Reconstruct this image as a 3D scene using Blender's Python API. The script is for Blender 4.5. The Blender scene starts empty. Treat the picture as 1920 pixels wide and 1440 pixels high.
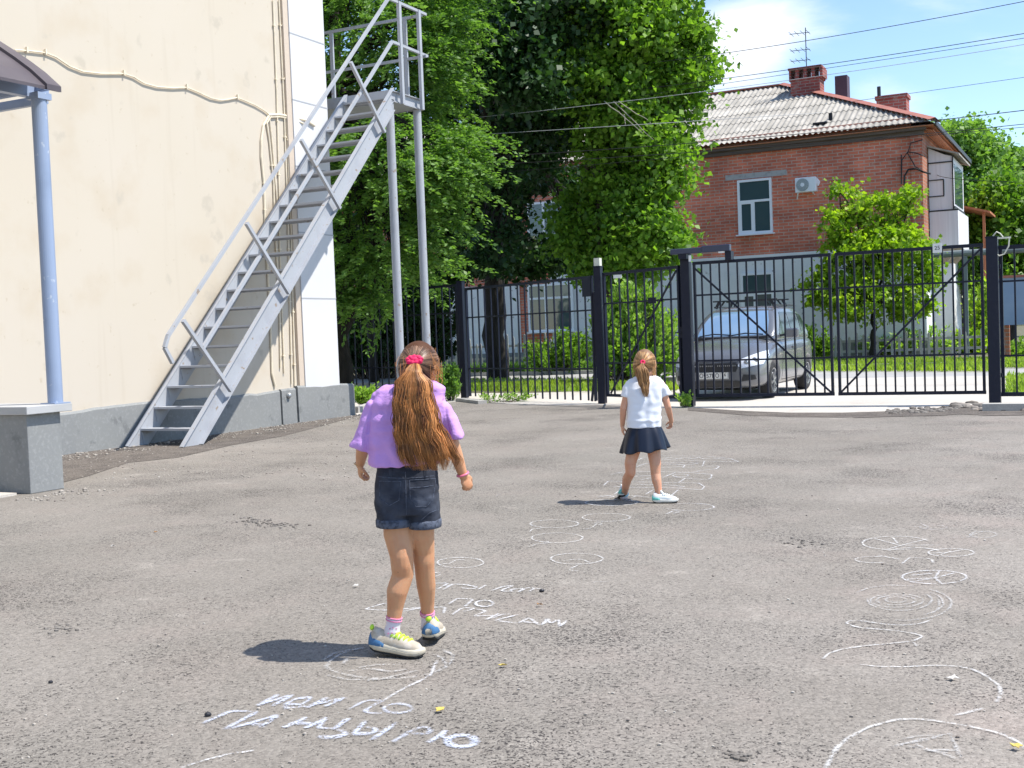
import bpy, bmesh, math, random
import numpy as np
from mathutils import Vector, Matrix, Quaternion
from mathutils.bvhtree import BVHTree
from mathutils.geometry import tessellate_polygon

# ------------------------------------------------------------------ camera
F, CX, CY, H = 2200.0, 960.0, 720.0, 1.3           # focal length in px of a 1920x1440 frame, eye height
ROLL = -0.0385
PITCH = math.atan((CY - (584 + 0.0385*(2070-CX)))*math.cos(ROLL)/F)
def _rx(a): c, s = math.cos(a), math.sin(a); return np.array([[1,0,0],[0,c,-s],[0,s,c]])
def _rz(a): c, s = math.cos(a), math.sin(a); return np.array([[c,-s,0],[s,c,0],[0,0,1]])
R = _rx(math.pi/2-PITCH) @ _rz(ROLL)
EYE = np.array([0, 0, H])
scene = bpy.context.scene
cam_d = bpy.data.cameras.new('camera'); cam = bpy.data.objects.new('camera', cam_d)
scene.collection.objects.link(cam)
M4 = Matrix([[*R[i], EYE[i]] for i in range(3)] + [[0,0,0,1]]); cam.matrix_world = M4
cam_d.sensor_fit = 'HORIZONTAL'; cam_d.sensor_width = 36; cam_d.lens = 36*F/1920
cam_d.clip_start = 0.1; cam_d.clip_end = 1200
scene.camera = cam
scene.render.resolution_x, scene.render.resolution_y = 1024, 768

# ------------------------------------------------------------------ light
SUN_EL, SUN_AZ = math.radians(60), math.radians(103)   # azimuth clockwise from +Y
sd = Vector((math.cos(SUN_EL)*math.sin(SUN_AZ), math.cos(SUN_EL)*math.cos(SUN_AZ), math.sin(SUN_EL)))
sun_d = bpy.data.lights.new('sun', 'SUN'); sun_d.energy = 3.7; sun_d.angle = math.radians(0.53); sun_d.color = (1, .955, .88)
sun = bpy.data.objects.new('sun', sun_d); scene.collection.objects.link(sun)
sun.rotation_euler = sd.to_track_quat('Z', 'Y').to_euler(); sun.location = (30, -10, 60)
world = bpy.data.worlds.new('World'); scene.world = world; world.use_nodes = True
scene.view_settings.view_transform = 'Standard'; scene.view_settings.look = 'None'
scene.view_settings.exposure = 0.93; scene.view_settings.gamma = 1
def build_world():
    nt = world.node_tree; nt.nodes.clear(); N = nt.nodes.new; L = nt.links.new
    out = N('ShaderNodeOutputWorld'); bg = N('ShaderNodeBackground'); bg.inputs[1].default_value = 0.125
    sky = N('ShaderNodeTexSky'); sky.sky_type = 'NISHITA'; sky.sun_disc = False
    sky.sun_elevation = SUN_EL; sky.sun_rotation = SUN_AZ; sky.altitude = 50
    sky.air_density = 1.0; sky.dust_density = 0.15; sky.ozone_density = 3.2
    tc = N('ShaderNodeTexCoord')
    mp = N('ShaderNodeMapping'); mp.inputs['Scale'].default_value = (2.2, 2.2, 6.0); mp.inputs['Location'].default_value = (3.1, .4, .2)
    n1 = N('ShaderNodeTexNoise'); n1.inputs['Scale'].default_value = 1.6; n1.inputs['Detail'].default_value = 9; n1.inputs['Roughness'].default_value = .56; n1.inputs['Distortion'].default_value = .35
    L(tc.outputs['Generated'], mp.inputs[0]); L(mp.outputs[0], n1.inputs['Vector'])
    # one heap of cumulus low over the roofs
    def lump(px, py, rad, gain):
        d = R @ np.array([px-CX, -(py-CY), -F]); d /= np.linalg.norm(d)
        v = N('ShaderNodeVectorMath'); v.operation = 'DISTANCE'; v.inputs[1].default_value = tuple(d)
        L(tc.outputs['Generated'], v.inputs[0])
        m = N('ShaderNodeMapRange'); m.interpolation_type = 'SMOOTHSTEP'
        m.inputs['From Min'].default_value = rad; m.inputs['From Max'].default_value = rad*.1
        m.inputs['To Min'].default_value = 0; m.inputs['To Max'].default_value = gain
        L(v.outputs['Value'], m.inputs['Value']); return m.outputs[0]
    acc = n1.outputs['Fac']
    for a in ((1425, 50, .085, .20), (1365, 130, .07, .17), (1640, 185, .07, .13), (980, 120, .12, .15)):
        ad = N('ShaderNodeMath'); ad.operation = 'ADD'; L(acc, ad.inputs[0]); L(lump(*a), ad.inputs[1]); acc = ad.outputs[0]
    mr = N('ShaderNodeMapRange'); mr.interpolation_type = 'SMOOTHSTEP'
    mr.inputs['From Min'].default_value = .53; mr.inputs['From Max'].default_value = .84; mr.inputs['To Max'].default_value = .85
    L(acc, mr.inputs['Value'])
    mx = N('ShaderNodeMixRGB'); mx.inputs[2].default_value = (5.6, 5.7, 5.9, 1)
    L(mr.outputs[0], mx.inputs[0]); L(sky.outputs[0], mx.inputs[1]); L(mx.outputs[0], bg.inputs[0]); L(bg.outputs[0], out.inputs[0])
build_world()

# ------------------------------------------------------------------ helpers
def ray(x, y): return R @ np.array([x-CX, -(y-CY), -F])
def G(x, y, z=0.0): d = ray(x, y); return EYE + d*((z-H)/d[2])
def D(x, y, Y): d = ray(x, y); return EYE + d*(Y/d[1])
_d = ray(2070, 584); ANG = math.atan2(_d[0], _d[1])
U = np.array([math.sin(ANG), math.cos(ANG), 0.0]); V = np.array([math.cos(ANG), -math.sin(ANG), 0.0])
def B(v, u, z=0.0): return V*v + U*u + np.array([0, 0, z])      # block frame (v right, u away) -> world
def toB(p): return np.array([p @ V, p @ U, p[2]])
def GB(x, y, z=0.0): return toB(G(x, y, z))
def PU(x, y, u): d = ray(x, y); return toB(EYE + d*((u - EYE@U)/(d@U)))
def PV(x, y, v): d = ray(x, y); return toB(EYE + d*((v - EYE@V)/(d@V)))
A3 = lambda *a: np.array(a, float)
def unit(v): v = np.asarray(v, float); return v/(np.linalg.norm(v)+1e-12)

class MB:
    def __init__(s): s.v = []; s.f = []; s.n = 0; s.m = []
    def add(s, vs, fs, mi=0):
        vs = np.asarray(vs, float).reshape(-1, 3); s.v.append(vs)
        for f in fs: s.f.append(tuple(i+s.n for i in f)); s.m.append(mi)
        s.n += len(vs); return s
    def box(s, c, d, rot=None, mi=0):
        c = np.asarray(c, float); h = np.asarray(d, float)/2
        vs = np.array([[x, y, z] for x in (-1,1) for y in (-1,1) for z in (-1,1)])*h
        if rot is not None: vs = vs @ np.asarray(rot).T
        return s.add(vs+c, [(0,1,3,2),(4,6,7,5),(0,4,5,1),(2,3,7,6),(0,2,6,4),(1,5,7,3)], mi)
    def box2(s, a, b, mi=0):
        a = np.asarray(a, float); b = np.asarray(b, float); return s.box((a+b)/2, np.abs(b-a), None, mi)
    def bar(s, p, q, w, h, up=(0,0,1), mi=0):
        p = np.asarray(p, float); q = np.asarray(q, float); x = unit(q-p); up = np.asarray(up, float)
        if abs(x@up) > .99: up = A3(0, 1, 0)
        y = unit(np.cross(up, x)); z = np.cross(x, y)
        return s.box((p+q)/2, (np.linalg.norm(q-p), w, h), np.stack([x, y, z], 1), mi)
    def tube(s, pts, r, n=8, cap=True, mi=0, el=None):
        pts = np.asarray(pts, float); k = len(pts); r = np.broadcast_to(np.asarray(r, float), (k,))
        t = np.gradient(pts, axis=0); t /= np.linalg.norm(t, axis=1)[:, None]+1e-12
        ref = A3(0, 0, 1) if abs(t[0][2]) < .9 else A3(1, 0, 0)
        x = unit(np.cross(ref, t[0])); rings = []
        for i in range(k):
            x = unit(x - t[i]*(x@t[i])); y = np.cross(t[i], x)
            a = np.arange(n)*2*math.pi/n
            e = 1 if el is None else el
            rings.append(pts[i] + r[i]*(np.cos(a)[:, None]*x + e*np.sin(a)[:, None]*y))
        return s.loft(rings, cap, mi)
    def loft(s, rings, cap=True, mi=0):
        n = len(rings[0]); k = len(rings); vs = np.concatenate(rings); fs = []
        for i in range(k-1):
            for j in range(n):
                a = i*n+j; b = i*n+(j+1) % n; fs.append((a, b, b+n, a+n))
        if cap: fs.append(tuple(range(n))[::-1]); fs.append(tuple(range((k-1)*n, k*n)))
        return s.add(vs, fs, mi)
    def sph(s, c, r, n=14, m=9, rot=None, mi=0):
        r = np.broadcast_to(np.asarray(r, float), (3,)); vs = [[0, 0, -1]]; fs = []
        for i in range(1, m):
            p = math.pi*i/m
            for j in range(n):
                a = 2*math.pi*j/n; vs.append([math.sin(p)*math.cos(a), math.sin(p)*math.sin(a), -math.cos(p)])
        vs.append([0, 0, 1]); vs = np.array(vs)*r
        if rot is not None: vs = vs @ np.asarray(rot).T
        for j in range(n):
            fs.append((0, 1+(j+1) % n, 1+j)); q = 1+(m-2)*n; fs.append((len(vs)-1, q+j, q+(j+1) % n))
        for i in range(m-2):
            for j in range(n):
                a = 1+i*n+j; b = 1+i*n+(j+1) % n; fs.append((a, b, b+n, a+n))
        return s.add(vs+np.asarray(c, float), fs, mi)
    def chain(s, pts, rad, n=16):
        for i, (p, r) in enumerate(zip(pts, rad)): s.sph(p, r, n, 10)
        for i in range(len(pts)-1): s.tube([pts[i], pts[i+1]], [rad[i], rad[i+1]], n)
        return s
    def prism(s, poly, off, mi=0):
        poly = np.asarray(poly, float); n = len(poly); off = np.asarray(off, float)
        return s.add(np.concatenate([poly, poly+off]), [tuple(range(n))[::-1], tuple(range(n, 2*n))] + [(i, (i+1) % n, (i+1) % n+n, i+n) for i in range(n)], mi)
    def verts(s): return np.concatenate(s.v) if s.v else np.zeros((0, 3))

def new_mesh(name, verts, faces, smooth=False, mats=(), mi=None):
    me = bpy.data.meshes.new(name); me.from_pydata(verts.tolist(), [], faces); 
    for m in mats: me.materials.append(m)
    if mi is not None and len(mats) > 1: me.polygons.foreach_set('material_index', mi)
    if smooth: me.polygons.foreach_set('use_smooth', [True]*len(me.polygons))
    me.update(); return me
COL = scene.collection
FR = {}                                     # object -> (base in own frame, block frame?)
def tag(o, label=None, cat=None, group=None, kind=None):
    if label: o['label'] = label
    if cat: o['category'] = cat
    if group: o['group'] = group
    if kind: o['kind'] = kind
    return o
def place(o, base, blk):
    base = np.asarray(base, float)
    o.location = tuple(B(*base)) if blk else tuple(base)
    if blk: o.rotation_euler = (0, 0, -ANG)
    FR[o.name] = (base, blk)
def empty(name, base, blk=True, **k):
    o = bpy.data.objects.new(name, None); COL.objects.link(o); o.empty_display_size = .2
    place(o, base, blk); return tag(o, **k)
def mk(name, mb, mat, parent=None, base=None, blk=True, smooth=False, bevel=0, **k):
    mats = mat if isinstance(mat, (list, tuple)) else (mat,)
    vs = mb.verts()
    if parent is not None: base, blk = FR[parent.name]
    elif base is None: base = A3(vs[:, 0].mean(), vs[:, 1].mean(), vs[:, 2].min())
    me = new_mesh(name, vs-np.asarray(base), mb.f, smooth, mats, mb.m)
    o = bpy.data.objects.new(name, me); COL.objects.link(o)
    if parent is None: place(o, base, blk)
    else: o.parent = parent; FR[o.name] = (base, blk)
    if bevel:
        b = o.modifiers.new('bevel', 'BEVEL'); b.width = bevel; b.segments = 2; b.limit_method = 'ANGLE'
    return tag(o, **k)
def copy_child(o, parent, off):
    c = o.copy(); COL.objects.link(c); c.parent = parent; c.location = tuple(np.array(o.location)+np.asarray(off)); return c

# ------------------------------------------------------------------ materials
def mat(name, color, rough=.7, metal=0, spec=.5, noise=None, bump=None, extra=None):
    """noise: list of (scale, detail, amount, tint) multiplied variations; bump: (scale, strength, distance)"""
    m = bpy.data.materials.new(name); m.use_nodes = True; nt = m.node_tree; b = nt.nodes['Principled BSDF']
    b.inputs['Roughness'].default_value = rough; b.inputs['Metallic'].default_value = metal; b.inputs['Specular IOR Level'].default_value = spec
    b.inputs['Base Color'].default_value = (*color, 1)
    tc = nt.nodes.new('ShaderNodeTexCoord'); cur = None
    rgb = nt.nodes.new('ShaderNodeRGB'); rgb.outputs[0].default_value = (*color, 1); cur = rgb.outputs[0]
    for (sc, det, lo, hi, tint) in (noise or []):
        n = nt.nodes.new('ShaderNodeTexNoise'); n.inputs['Detail'].default_value = det
        if isinstance(sc, tuple):
            mp = nt.nodes.new('ShaderNodeMapping'); mp.inputs['Scale'].default_value = sc; nt.links.new(tc.outputs['Object'], mp.inputs[0]); nt.links.new(mp.outputs[0], n.inputs['Vector']); n.inputs['Scale'].default_value = 1
        else: n.inputs['Scale'].default_value = sc; nt.links.new(tc.outputs['Object'], n.inputs['Vector'])
        mr = nt.nodes.new('ShaderNodeMapRange'); mr.inputs['From Min'].default_value = lo; mr.inputs['From Max'].default_value = hi
        nt.links.new(n.outputs['Fac'], mr.inputs['Value'])
        mx = nt.nodes.new('ShaderNodeMixRGB'); mx.inputs[2].default_value = (*tint, 1)
        nt.links.new(mr.outputs[0], mx.inputs[0]); nt.links.new(cur, mx.inputs[1]); cur = mx.outputs[0]
    nt.links.new(cur, b.inputs['Base Color'])
    if bump:
        n = nt.nodes.new('ShaderNodeTexNoise'); n.inputs['Detail'].default_value = 6
        if isinstance(bump[0], tuple):
            mp = nt.nodes.new('ShaderNodeMapping'); mp.inputs['Scale'].default_value = bump[0]; nt.links.new(tc.outputs['Object'], mp.inputs[0]); nt.links.new(mp.outputs[0], n.inputs['Vector']); n.inputs['Scale'].default_value = 1
        else: n.inputs['Scale'].default_value = bump[0]; nt.links.new(tc.outputs['Object'], n.inputs['Vector'])
        bp = nt.nodes.new('ShaderNodeBump'); bp.inputs['Strength'].default_value = bump[1]; bp.inputs['Distance'].default_value = bump[2]
        nt.links.new(n.outputs['Fac'], bp.inputs['Height']); nt.links.new(bp.outputs[0], b.inputs['Normal'])
    if extra: extra(m, nt, b, tc, cur)
    return m

def asphalt_mat():
    m = bpy.data.materials.new('asphalt'); m.use_nodes = True; nt = m.node_tree; b = nt.nodes['Principled BSDF']; N = nt.nodes.new; L = nt.links.new
    b.inputs['Roughness'].default_value = .92; b.inputs['Specular IOR Level'].default_value = .25
    tc = N('ShaderNodeTexCoord'); O = tc.outputs['Object']
    def noise(sc, det=4, rough=.55, dist=0):
        n = N('ShaderNodeTexNoise'); n.inputs['Scale'].default_value = sc; n.inputs['Detail'].default_value = det; n.inputs['Roughness'].default_value = rough; n.inputs['Distortion'].default_value = dist
        L(O, n.inputs['Vector']); return n.outputs['Fac']
    def rng(x, a, c, lo=0, hi=1):
        r = N('ShaderNodeMapRange'); r.inputs[1].default_value = a; r.inputs[2].default_value = c; r.inputs[3].default_value = lo; r.inputs[4].default_value = hi; L(x, r.inputs[0]); return r.outputs[0]
    def mix(f, a, c, mode='MIX'):
        x = N('ShaderNodeMixRGB'); x.blend_type = mode
        if isinstance(f, float): x.inputs[0].default_value = f
        else: L(f, x.inputs[0])
        for i, s in ((1, a), (2, c)):
            if isinstance(s, tuple): x.inputs[i].default_value = (*s, 1)
            else: L(s, x.inputs[i])
        return x.outputs[0]
    def math_(op, a, c):
        x = N('ShaderNodeMath'); x.operation = op
        for i, s in enumerate((a, c)):
            if isinstance(s, (float, int)): x.inputs[i].default_value = s
            else: L(s, x.inputs[i])
        return x.outputs[0]
    base = mix(rng(noise(.55, 6, .6), .38, .62), (.232, .206, .180), (.318, .286, .255))
    base = mix(rng(noise(1.7, 5, .6), .5, .72), base, (.310, .262, .232))          # dusty pinkish patches
    base = mix(rng(noise(.33, 3), .54, .72, 0, .75), base, (.200, .190, .168))       # darker repairs
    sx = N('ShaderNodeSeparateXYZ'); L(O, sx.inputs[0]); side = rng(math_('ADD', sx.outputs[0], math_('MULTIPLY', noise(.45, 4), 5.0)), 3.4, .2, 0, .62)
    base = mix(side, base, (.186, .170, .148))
    base = mix(rng(noise(2.6, 6, .65), .60, .72, 0, .6), base, (.345, .312, .275))
    vor = N('ShaderNodeTexVoronoi'); vor.inputs['Scale'].default_value = 95; L(O, vor.inputs['Vector'])
    stone = rng(vor.outputs['Color'], .15, .9, .72, 1.28)
    sc = N('ShaderNodeCombineXYZ'); L(stone, sc.inputs[0]); L(stone, sc.inputs[1]); L(stone, sc.inputs[2])
    base = mix(.75, base, sc.outputs[0], 'MULTIPLY')
    # open voids between the stones, dense in worn areas
    hole = noise(64, 3.0, .60, 1.2)
    dens = rng(noise(.8, 6, .65), .36, .64, -.070, .078)
    pit = rng(math_('ADD', hole, dens), .600, .632)
    crack = rng(noise(170, 2), .63, .72, 0, .5)
    pit2 = math_('MAXIMUM', pit, crack)
    col = mix(rng(pit2, 0, 1, 0, .88), base, (.030, .026, .026))
    light = rng(noise(70, 2, .5), .67, .73, 0, .6)
    col = mix(light, col, (.34, .32, .29))
    L(col, b.inputs['Base Color'])
    h = math_('SUBTRACT', math_('ADD', rng(vor.outputs['Distance'], 0, .9, .5, 0), noise(5, 3)), pit2)
    bp = N('ShaderNodeBump'); bp.inputs['Strength'].default_value = .55; bp.inputs['Distance'].default_value = .006
    L(h, bp.inputs['Height']); L(bp.outputs[0], b.inputs['Normal'])
    return m

def brick_mat(name, c1, c2, mortar, scale_off=(0, 0, 0)):
    m = bpy.data.materials.new(name); m.use_nodes = True; nt = m.node_tree; b = nt.nodes['Principled BSDF']; N = nt.nodes.new; L = nt.links.new
    b.inputs['Roughness'].default_value = .9
    tc = N('ShaderNodeTexCoord'); sp = N('ShaderNodeSeparateXYZ'); cb = N('ShaderNodeCombineXYZ')
    L(tc.outputs['Object'], sp.inputs[0]); ad = N('ShaderNodeMath'); L(sp.outputs[0], ad.inputs[0]); L(sp.outputs[1], ad.inputs[1])
    L(ad.outputs[0], cb.inputs[0]); L(sp.outputs[2], cb.inputs[1])
    br = N('ShaderNodeTexBrick'); br.inputs['Color1'].default_value = (*c1, 1); br.inputs['Color2'].default_value = (*c2, 1); br.inputs['Mortar'].default_value = (*mortar, 1)
    br.inputs['Scale'].default_value = 1; br.inputs['Brick Width'].default_value = .36; br.inputs['Row Height'].default_value = .115; br.inputs['Mortar Size'].default_value = .013; br.inputs['Bias'].default_value = -.1
    L(cb.outputs[0], br.inputs['Vector'])
    n = N('ShaderNodeTexNoise'); n.inputs['Scale'].default_value = .9; n.inputs['Detail'].default_value = 7; L(tc.outputs['Object'], n.inputs['Vector'])
    mr = N('ShaderNodeMapRange'); mr.inputs[1].default_value = .35; mr.inputs[2].default_value = .7; mr.inputs[3].default_value = .72; mr.inputs[4].default_value = 1.25; L(n.outputs['Fac'], mr.inputs[0])
    n2 = N('ShaderNodeTexNoise'); n2.inputs['Scale'].default_value = 5; n2.inputs['Detail'].default_value = 5; L(tc.outputs['Object'], n2.inputs['Vector'])
    m2 = N('ShaderNodeMapRange'); m2.inputs[1].default_value = .6; m2.inputs[2].default_value = .72; m2.inputs[4].default_value = .6; L(n2.outputs['Fac'], m2.inputs[0])
    mx = N('ShaderNodeMixRGB'); mx.blend_type = 'MULTIPLY'; mx.inputs[0].default_value = 1; L(br.outputs[0], mx.inputs[1])
    cc = N('ShaderNodeCombineXYZ'); [L(mr.outputs[0], cc.inputs[i]) for i in range(3)]; L(cc.outputs[0], mx.inputs[2])
    m3 = N('ShaderNodeMixRGB'); m3.inputs[2].default_value = (*mortar, 1); L(m2.outputs[0], m3.inputs[0]); L(mx.outputs[0], m3.inputs[1])
    L(m3.outputs[0], b.inputs['Base Color'])
    bp = N('ShaderNodeBump'); bp.inputs['Strength'].default_value = .6; bp.inputs['Distance'].default_value = .01; bp.invert = True; L(br.outputs['Fac'], bp.inputs['Height']); L(bp.outputs[0], b.inputs['Normal'])
    return m

def leaf_mat(name, dark, light, trans=.35, hue2=None):
    m = bpy.data.materials.new(name); m.use_nodes = True; nt = m.node_tree; b = nt.nodes['Principled BSDF']; N = nt.nodes.new; L = nt.links.new
    at = N('ShaderNodeAttribute'); at.attribute_name = 'rnd'
    mx = N('ShaderNodeMixRGB'); mx.inputs[1].default_value = (*dark, 1); mx.inputs[2].default_value = (*light, 1); L(at.outputs['Fac'], mx.inputs[0])
    b.inputs['Roughness'].default_value = .5; b.inputs['Specular IOR Level'].default_value = .35
    L(mx.outputs[0], b.inputs['Base Color'])
    tr = N('ShaderNodeBsdfTranslucent'); hs = N('ShaderNodeMixRGB'); hs.blend_type = 'MULTIPLY'; hs.inputs[0].default_value = 1; hs.inputs[2].default_value = (1.5, 1.7, .6, 1); L(mx.outputs[0], hs.inputs[1]); L(hs.outputs[0], tr.inputs[0])
    ms = N('ShaderNodeMixShader'); ms.inputs[0].default_value = trans; L(b.outputs[0], ms.inputs[1]); L(tr.outputs[0], ms.inputs[2])
    L(ms.outputs[0], nt.nodes['Material Output'].inputs[0]); return m

M = {}
M['asphalt'] = asphalt_mat()
M['concrete_road'] = mat('pale_road', (.50, .46, .41), .9, noise=[(.5, 6, .4, .7, (.42, .385, .34)), (40, 4, .45, .75, (.56, .52, .47)), (3, 6, .6, .7, (.38, .35, .31))], bump=(60, .3, .004))
M['road'] = mat('street_asphalt', (.36, .35, .34), .9, noise=[(.6, 6, .4, .7, (.30, .29, .285)), (50, 4, .5, .8, (.42, .41, .40))], bump=(60, .3, .004))
M['soil'] = mat('soil', (.12, .10, .07), .95, noise=[(1.2, 6, .4, .6, (.07, .10, .03)), (15, 6, .4, .7, (.17, .14, .10))], bump=(20, .8, .02))
M['kerb'] = mat('kerb', (.42, .40, .37), .9, noise=[(4, 6, .4, .7, (.30, .29, .27)), (60, 4, .5, .8, (.5, .48, .45))], bump=(50, .4, .004))
M['cream'] = mat('cream_plaster', (.555, .492, .400), .9, spec=.2, noise=[(.35, 5, .35, .7, (.57, .51, .43)), (1.6, 7, .52, .74, (.53, .455, .355)), ((6, 6, .4), 5, .60, .85, (.515, .45, .36)), (2.2, 9, .64, .70, (.49, .435, .355)), (9, 6, .68, .74, (.50, .43, .33))], bump=(90, .25, .003))
M['plinth'] = mat('grey_plinth', (.235, .24, .235), .88, noise=[(1.1, 6, .4, .65, (.215, .22, .22)), (4, 8, .6, .68, (.17, .175, .175)), (30, 4, .5, .8, (.29, .295, .29))], bump=(60, .4, .004))
M['pilaster'] = mat('pale_panel', (.60, .60, .61), .8, noise=[(.7, 5, .4, .7, (.64, .64, .65))], bump=(80, .2, .003))
M['joint'] = mat('panel_joint', (.38, .39, .41), .9)
M['shade_strip'] = mat('return_shade', (.56, .47, .38), .9, bump=(60, .3, .003))  # brownish shade tone for the pilaster return
M['conduit'] = mat('painted_conduit', (.76, .66, .50), .6, noise=[(8, 4, .5, .7, (.62, .54, .42))])
M['grey_paint'] = mat('grey_stair_paint', (.37, .385, .415), .45, spec=.35, noise=[(3, 7, .5, .75, (.32, .33, .36)), (9, 8, .66, .70, (.27, .22, .18)), (30, 5, .64, .72, (.34, .30, .27))], bump=(25, .15, .004))
M['blue_paint'] = mat('blue_grey_paint', (.27, .335, .47), .4, noise=[(3, 7, .5, .75, (.23, .29, .41)), (12, 5, .66, .7, (.42, .47, .55))], bump=(25, .15, .003))
M['canopy'] = mat('canopy_sheet', (.095, .078, .085), .5, noise=[(3, 5, .4, .7, (.075, .06, .068))])
M['canopy_in'] = mat('canopy_lining', (.40, .37, .34), .8, noise=[(2, 5, .4, .7, (.33, .30, .27))])
M['fence'] = mat('dark_fence_paint', (.006, .009, .024), .45, spec=.3, noise=[(12, 5, .5, .75, (.011, .014, .030))], bump=(60, .15, .002))
M['brick'] = brick_mat('red_brick', (.72, .205, .120), (.52, .140, .088), (.54, .40, .33))
M['brick_orange'] = brick_mat('corner_brick', (.42, .15, .075), (.33, .11, .06), (.32, .24, .20))  # brick copy toned as the sunlit end wall
M['whitewash'] = mat('white_brick', (.80, .81, .83), .85, noise=[(1, 6, .4, .7, (.70, .71, .73)), ((3, 3, 30), 4, .5, .8, (.82, .83, .84)), (5, 8, .66, .74, (.40, .39, .38))], bump=((8, 8, 40), .5, .008))
M['slate'] = mat('asbestos_sheet', (.40, .37, .325), .9, noise=[((5, .9, .9), 6, .35, .65, (.28, .26, .225)), (1.2, 7, .5, .7, (.46, .43, .38)), (9, 6, .6, .75, (.18, .17, .14))], bump=(30, .3, .01))
M['rust_cap'] = mat('red_ridge_sheet', (.36, .135, .095), .65, noise=[(3, 6, .4, .7, (.29, .10, .075))])
M['wood_dark'] = mat('dark_eaves_board', (.10, .075, .06), .85, noise=[((1, 1, 20), 5, .4, .7, (.15, .12, .10))])
M['soffit'] = mat('orange_soffit_board', (.48, .19, .09), .8, noise=[((20, 1, 1), 5, .4, .7, (.35, .13, .07))])
M['pvc'] = mat('white_window_frame', (.86, .88, .92), .4)
M['lintel'] = mat('concrete_lintel', (.42, .41, .40), .9, noise=[(6, 6, .5, .7, (.30, .29, .28))])
M['curtain'] = mat('curtain', (.35, .36, .36), .9)
M['dark_in'] = mat('dark_room', (.015, .017, .018), .9)
def _glass(m, nt, b, tc, cur): b.inputs['IOR'].default_value = 1.5; b.inputs['Coat Weight'].default_value = .0
M['glass'] = mat('window_glass', (.06, .10, .11), .04, spec=.9, bump=(1.5, .05, .05), extra=_glass)  # teal base colour stands in for reflected surroundings
M['balcony'] = mat('balcony_sheet', (.72, .71, .73), .5, noise=[((9, 9, .3), 3, .5, .6, (.66, .65, .67))])
M['black'] = mat('black_paint', (.015, .015, .02), .5)
M['wire'] = mat('black_wire', (.012, .012, .014), .6)
M['steel'] = mat('galvanised', (.45, .46, .47), .4, metal=.7)
M['bark'] = mat('bark', (.065, .05, .038), .95, noise=[((12, 12, 2), 6, .4, .65, (.11, .09, .07))], bump=((22, 22, 4), 1, .03))
M['bark_shaded'] = mat('shaded_bark', (.016, .013, .010), .95, noise=[((12, 12, 2), 6, .4, .65, (.03, .025, .02))], bump=((22, 22, 4), 1, .03))  # bark copy darkened to paint trunks standing in shade
M['leaf_maple'] = leaf_mat('maple_leaf', (.042, .115, .016), (.25, .41, .050), .45)
M['leaf_shaded'] = leaf_mat('shaded_leaf', (.014, .042, .014), (.040, .095, .025), .25)  # deep green with the shade of the crowns put into the colour
M['leaf_elm'] = leaf_mat('elm_leaf', (.055, .13, .026), (.215, .36, .085), .42)
M['leaf_young'] = leaf_mat('young_maple_leaf', (.09, .20, .014), (.38, .50, .04), .48)
M['leaf_bush'] = leaf_mat('bush_leaf', (.12, .24, .04), (.36, .50, .11), .45)
M['grass'] = leaf_mat('grass_blade', (.12, .22, .03), (.38, .48, .08), .45)
M['leaf_far'] = leaf_mat('far_leaf', (.09, .20, .045), (.26, .40, .10), .4)
M['leaf_conifer'] = leaf_mat('conifer_needle', (.05, .10, .07), (.10, .16, .11), .2)
M['picket'] = mat('weathered_picket', (.42, .41, .39), .9, noise=[((6, 6, 2), 6, .4, .7, (.55, .54, .51))])
M['shed_blue'] = mat('blue_sheet', (.20, .28, .42), .5, noise=[(2, 5, .4, .7, (.24, .32, .46))])
M['gravel'] = mat('gravel_stone', (.42, .38, .33), .9, noise=[(3, 4, .4, .6, (.20, .17, .15)), (5, 3, .6, .7, (.6, .57, .52))])
M['dirt'] = mat('dirt_edge', (.085, .070, .060), .97, noise=[(3, 7, .4, .6, (.14, .118, .10)), (45, 5, .52, .68, (.24, .21, .18)), (60, 5, .5, .7, (.05, .045, .04))], bump=(45, 1, .02))
M['yellow_leaf'] = mat('dry_yellow_leaf', (.55, .42, .10), .7, noise=[(30, 4, .5, .7, (.40, .25, .06))])
M['dry_leaf'] = mat('dry_brown_leaf', (.32, .17, .07), .8)
M['stone'] = mat('pale_stone', (.55, .52, .48), .9)
M['crest'] = mat('beige_plastic', (.62, .62, .52), .5)
M['label_white'] = mat('white_sticker', (.75, .76, .74), .5)

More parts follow.
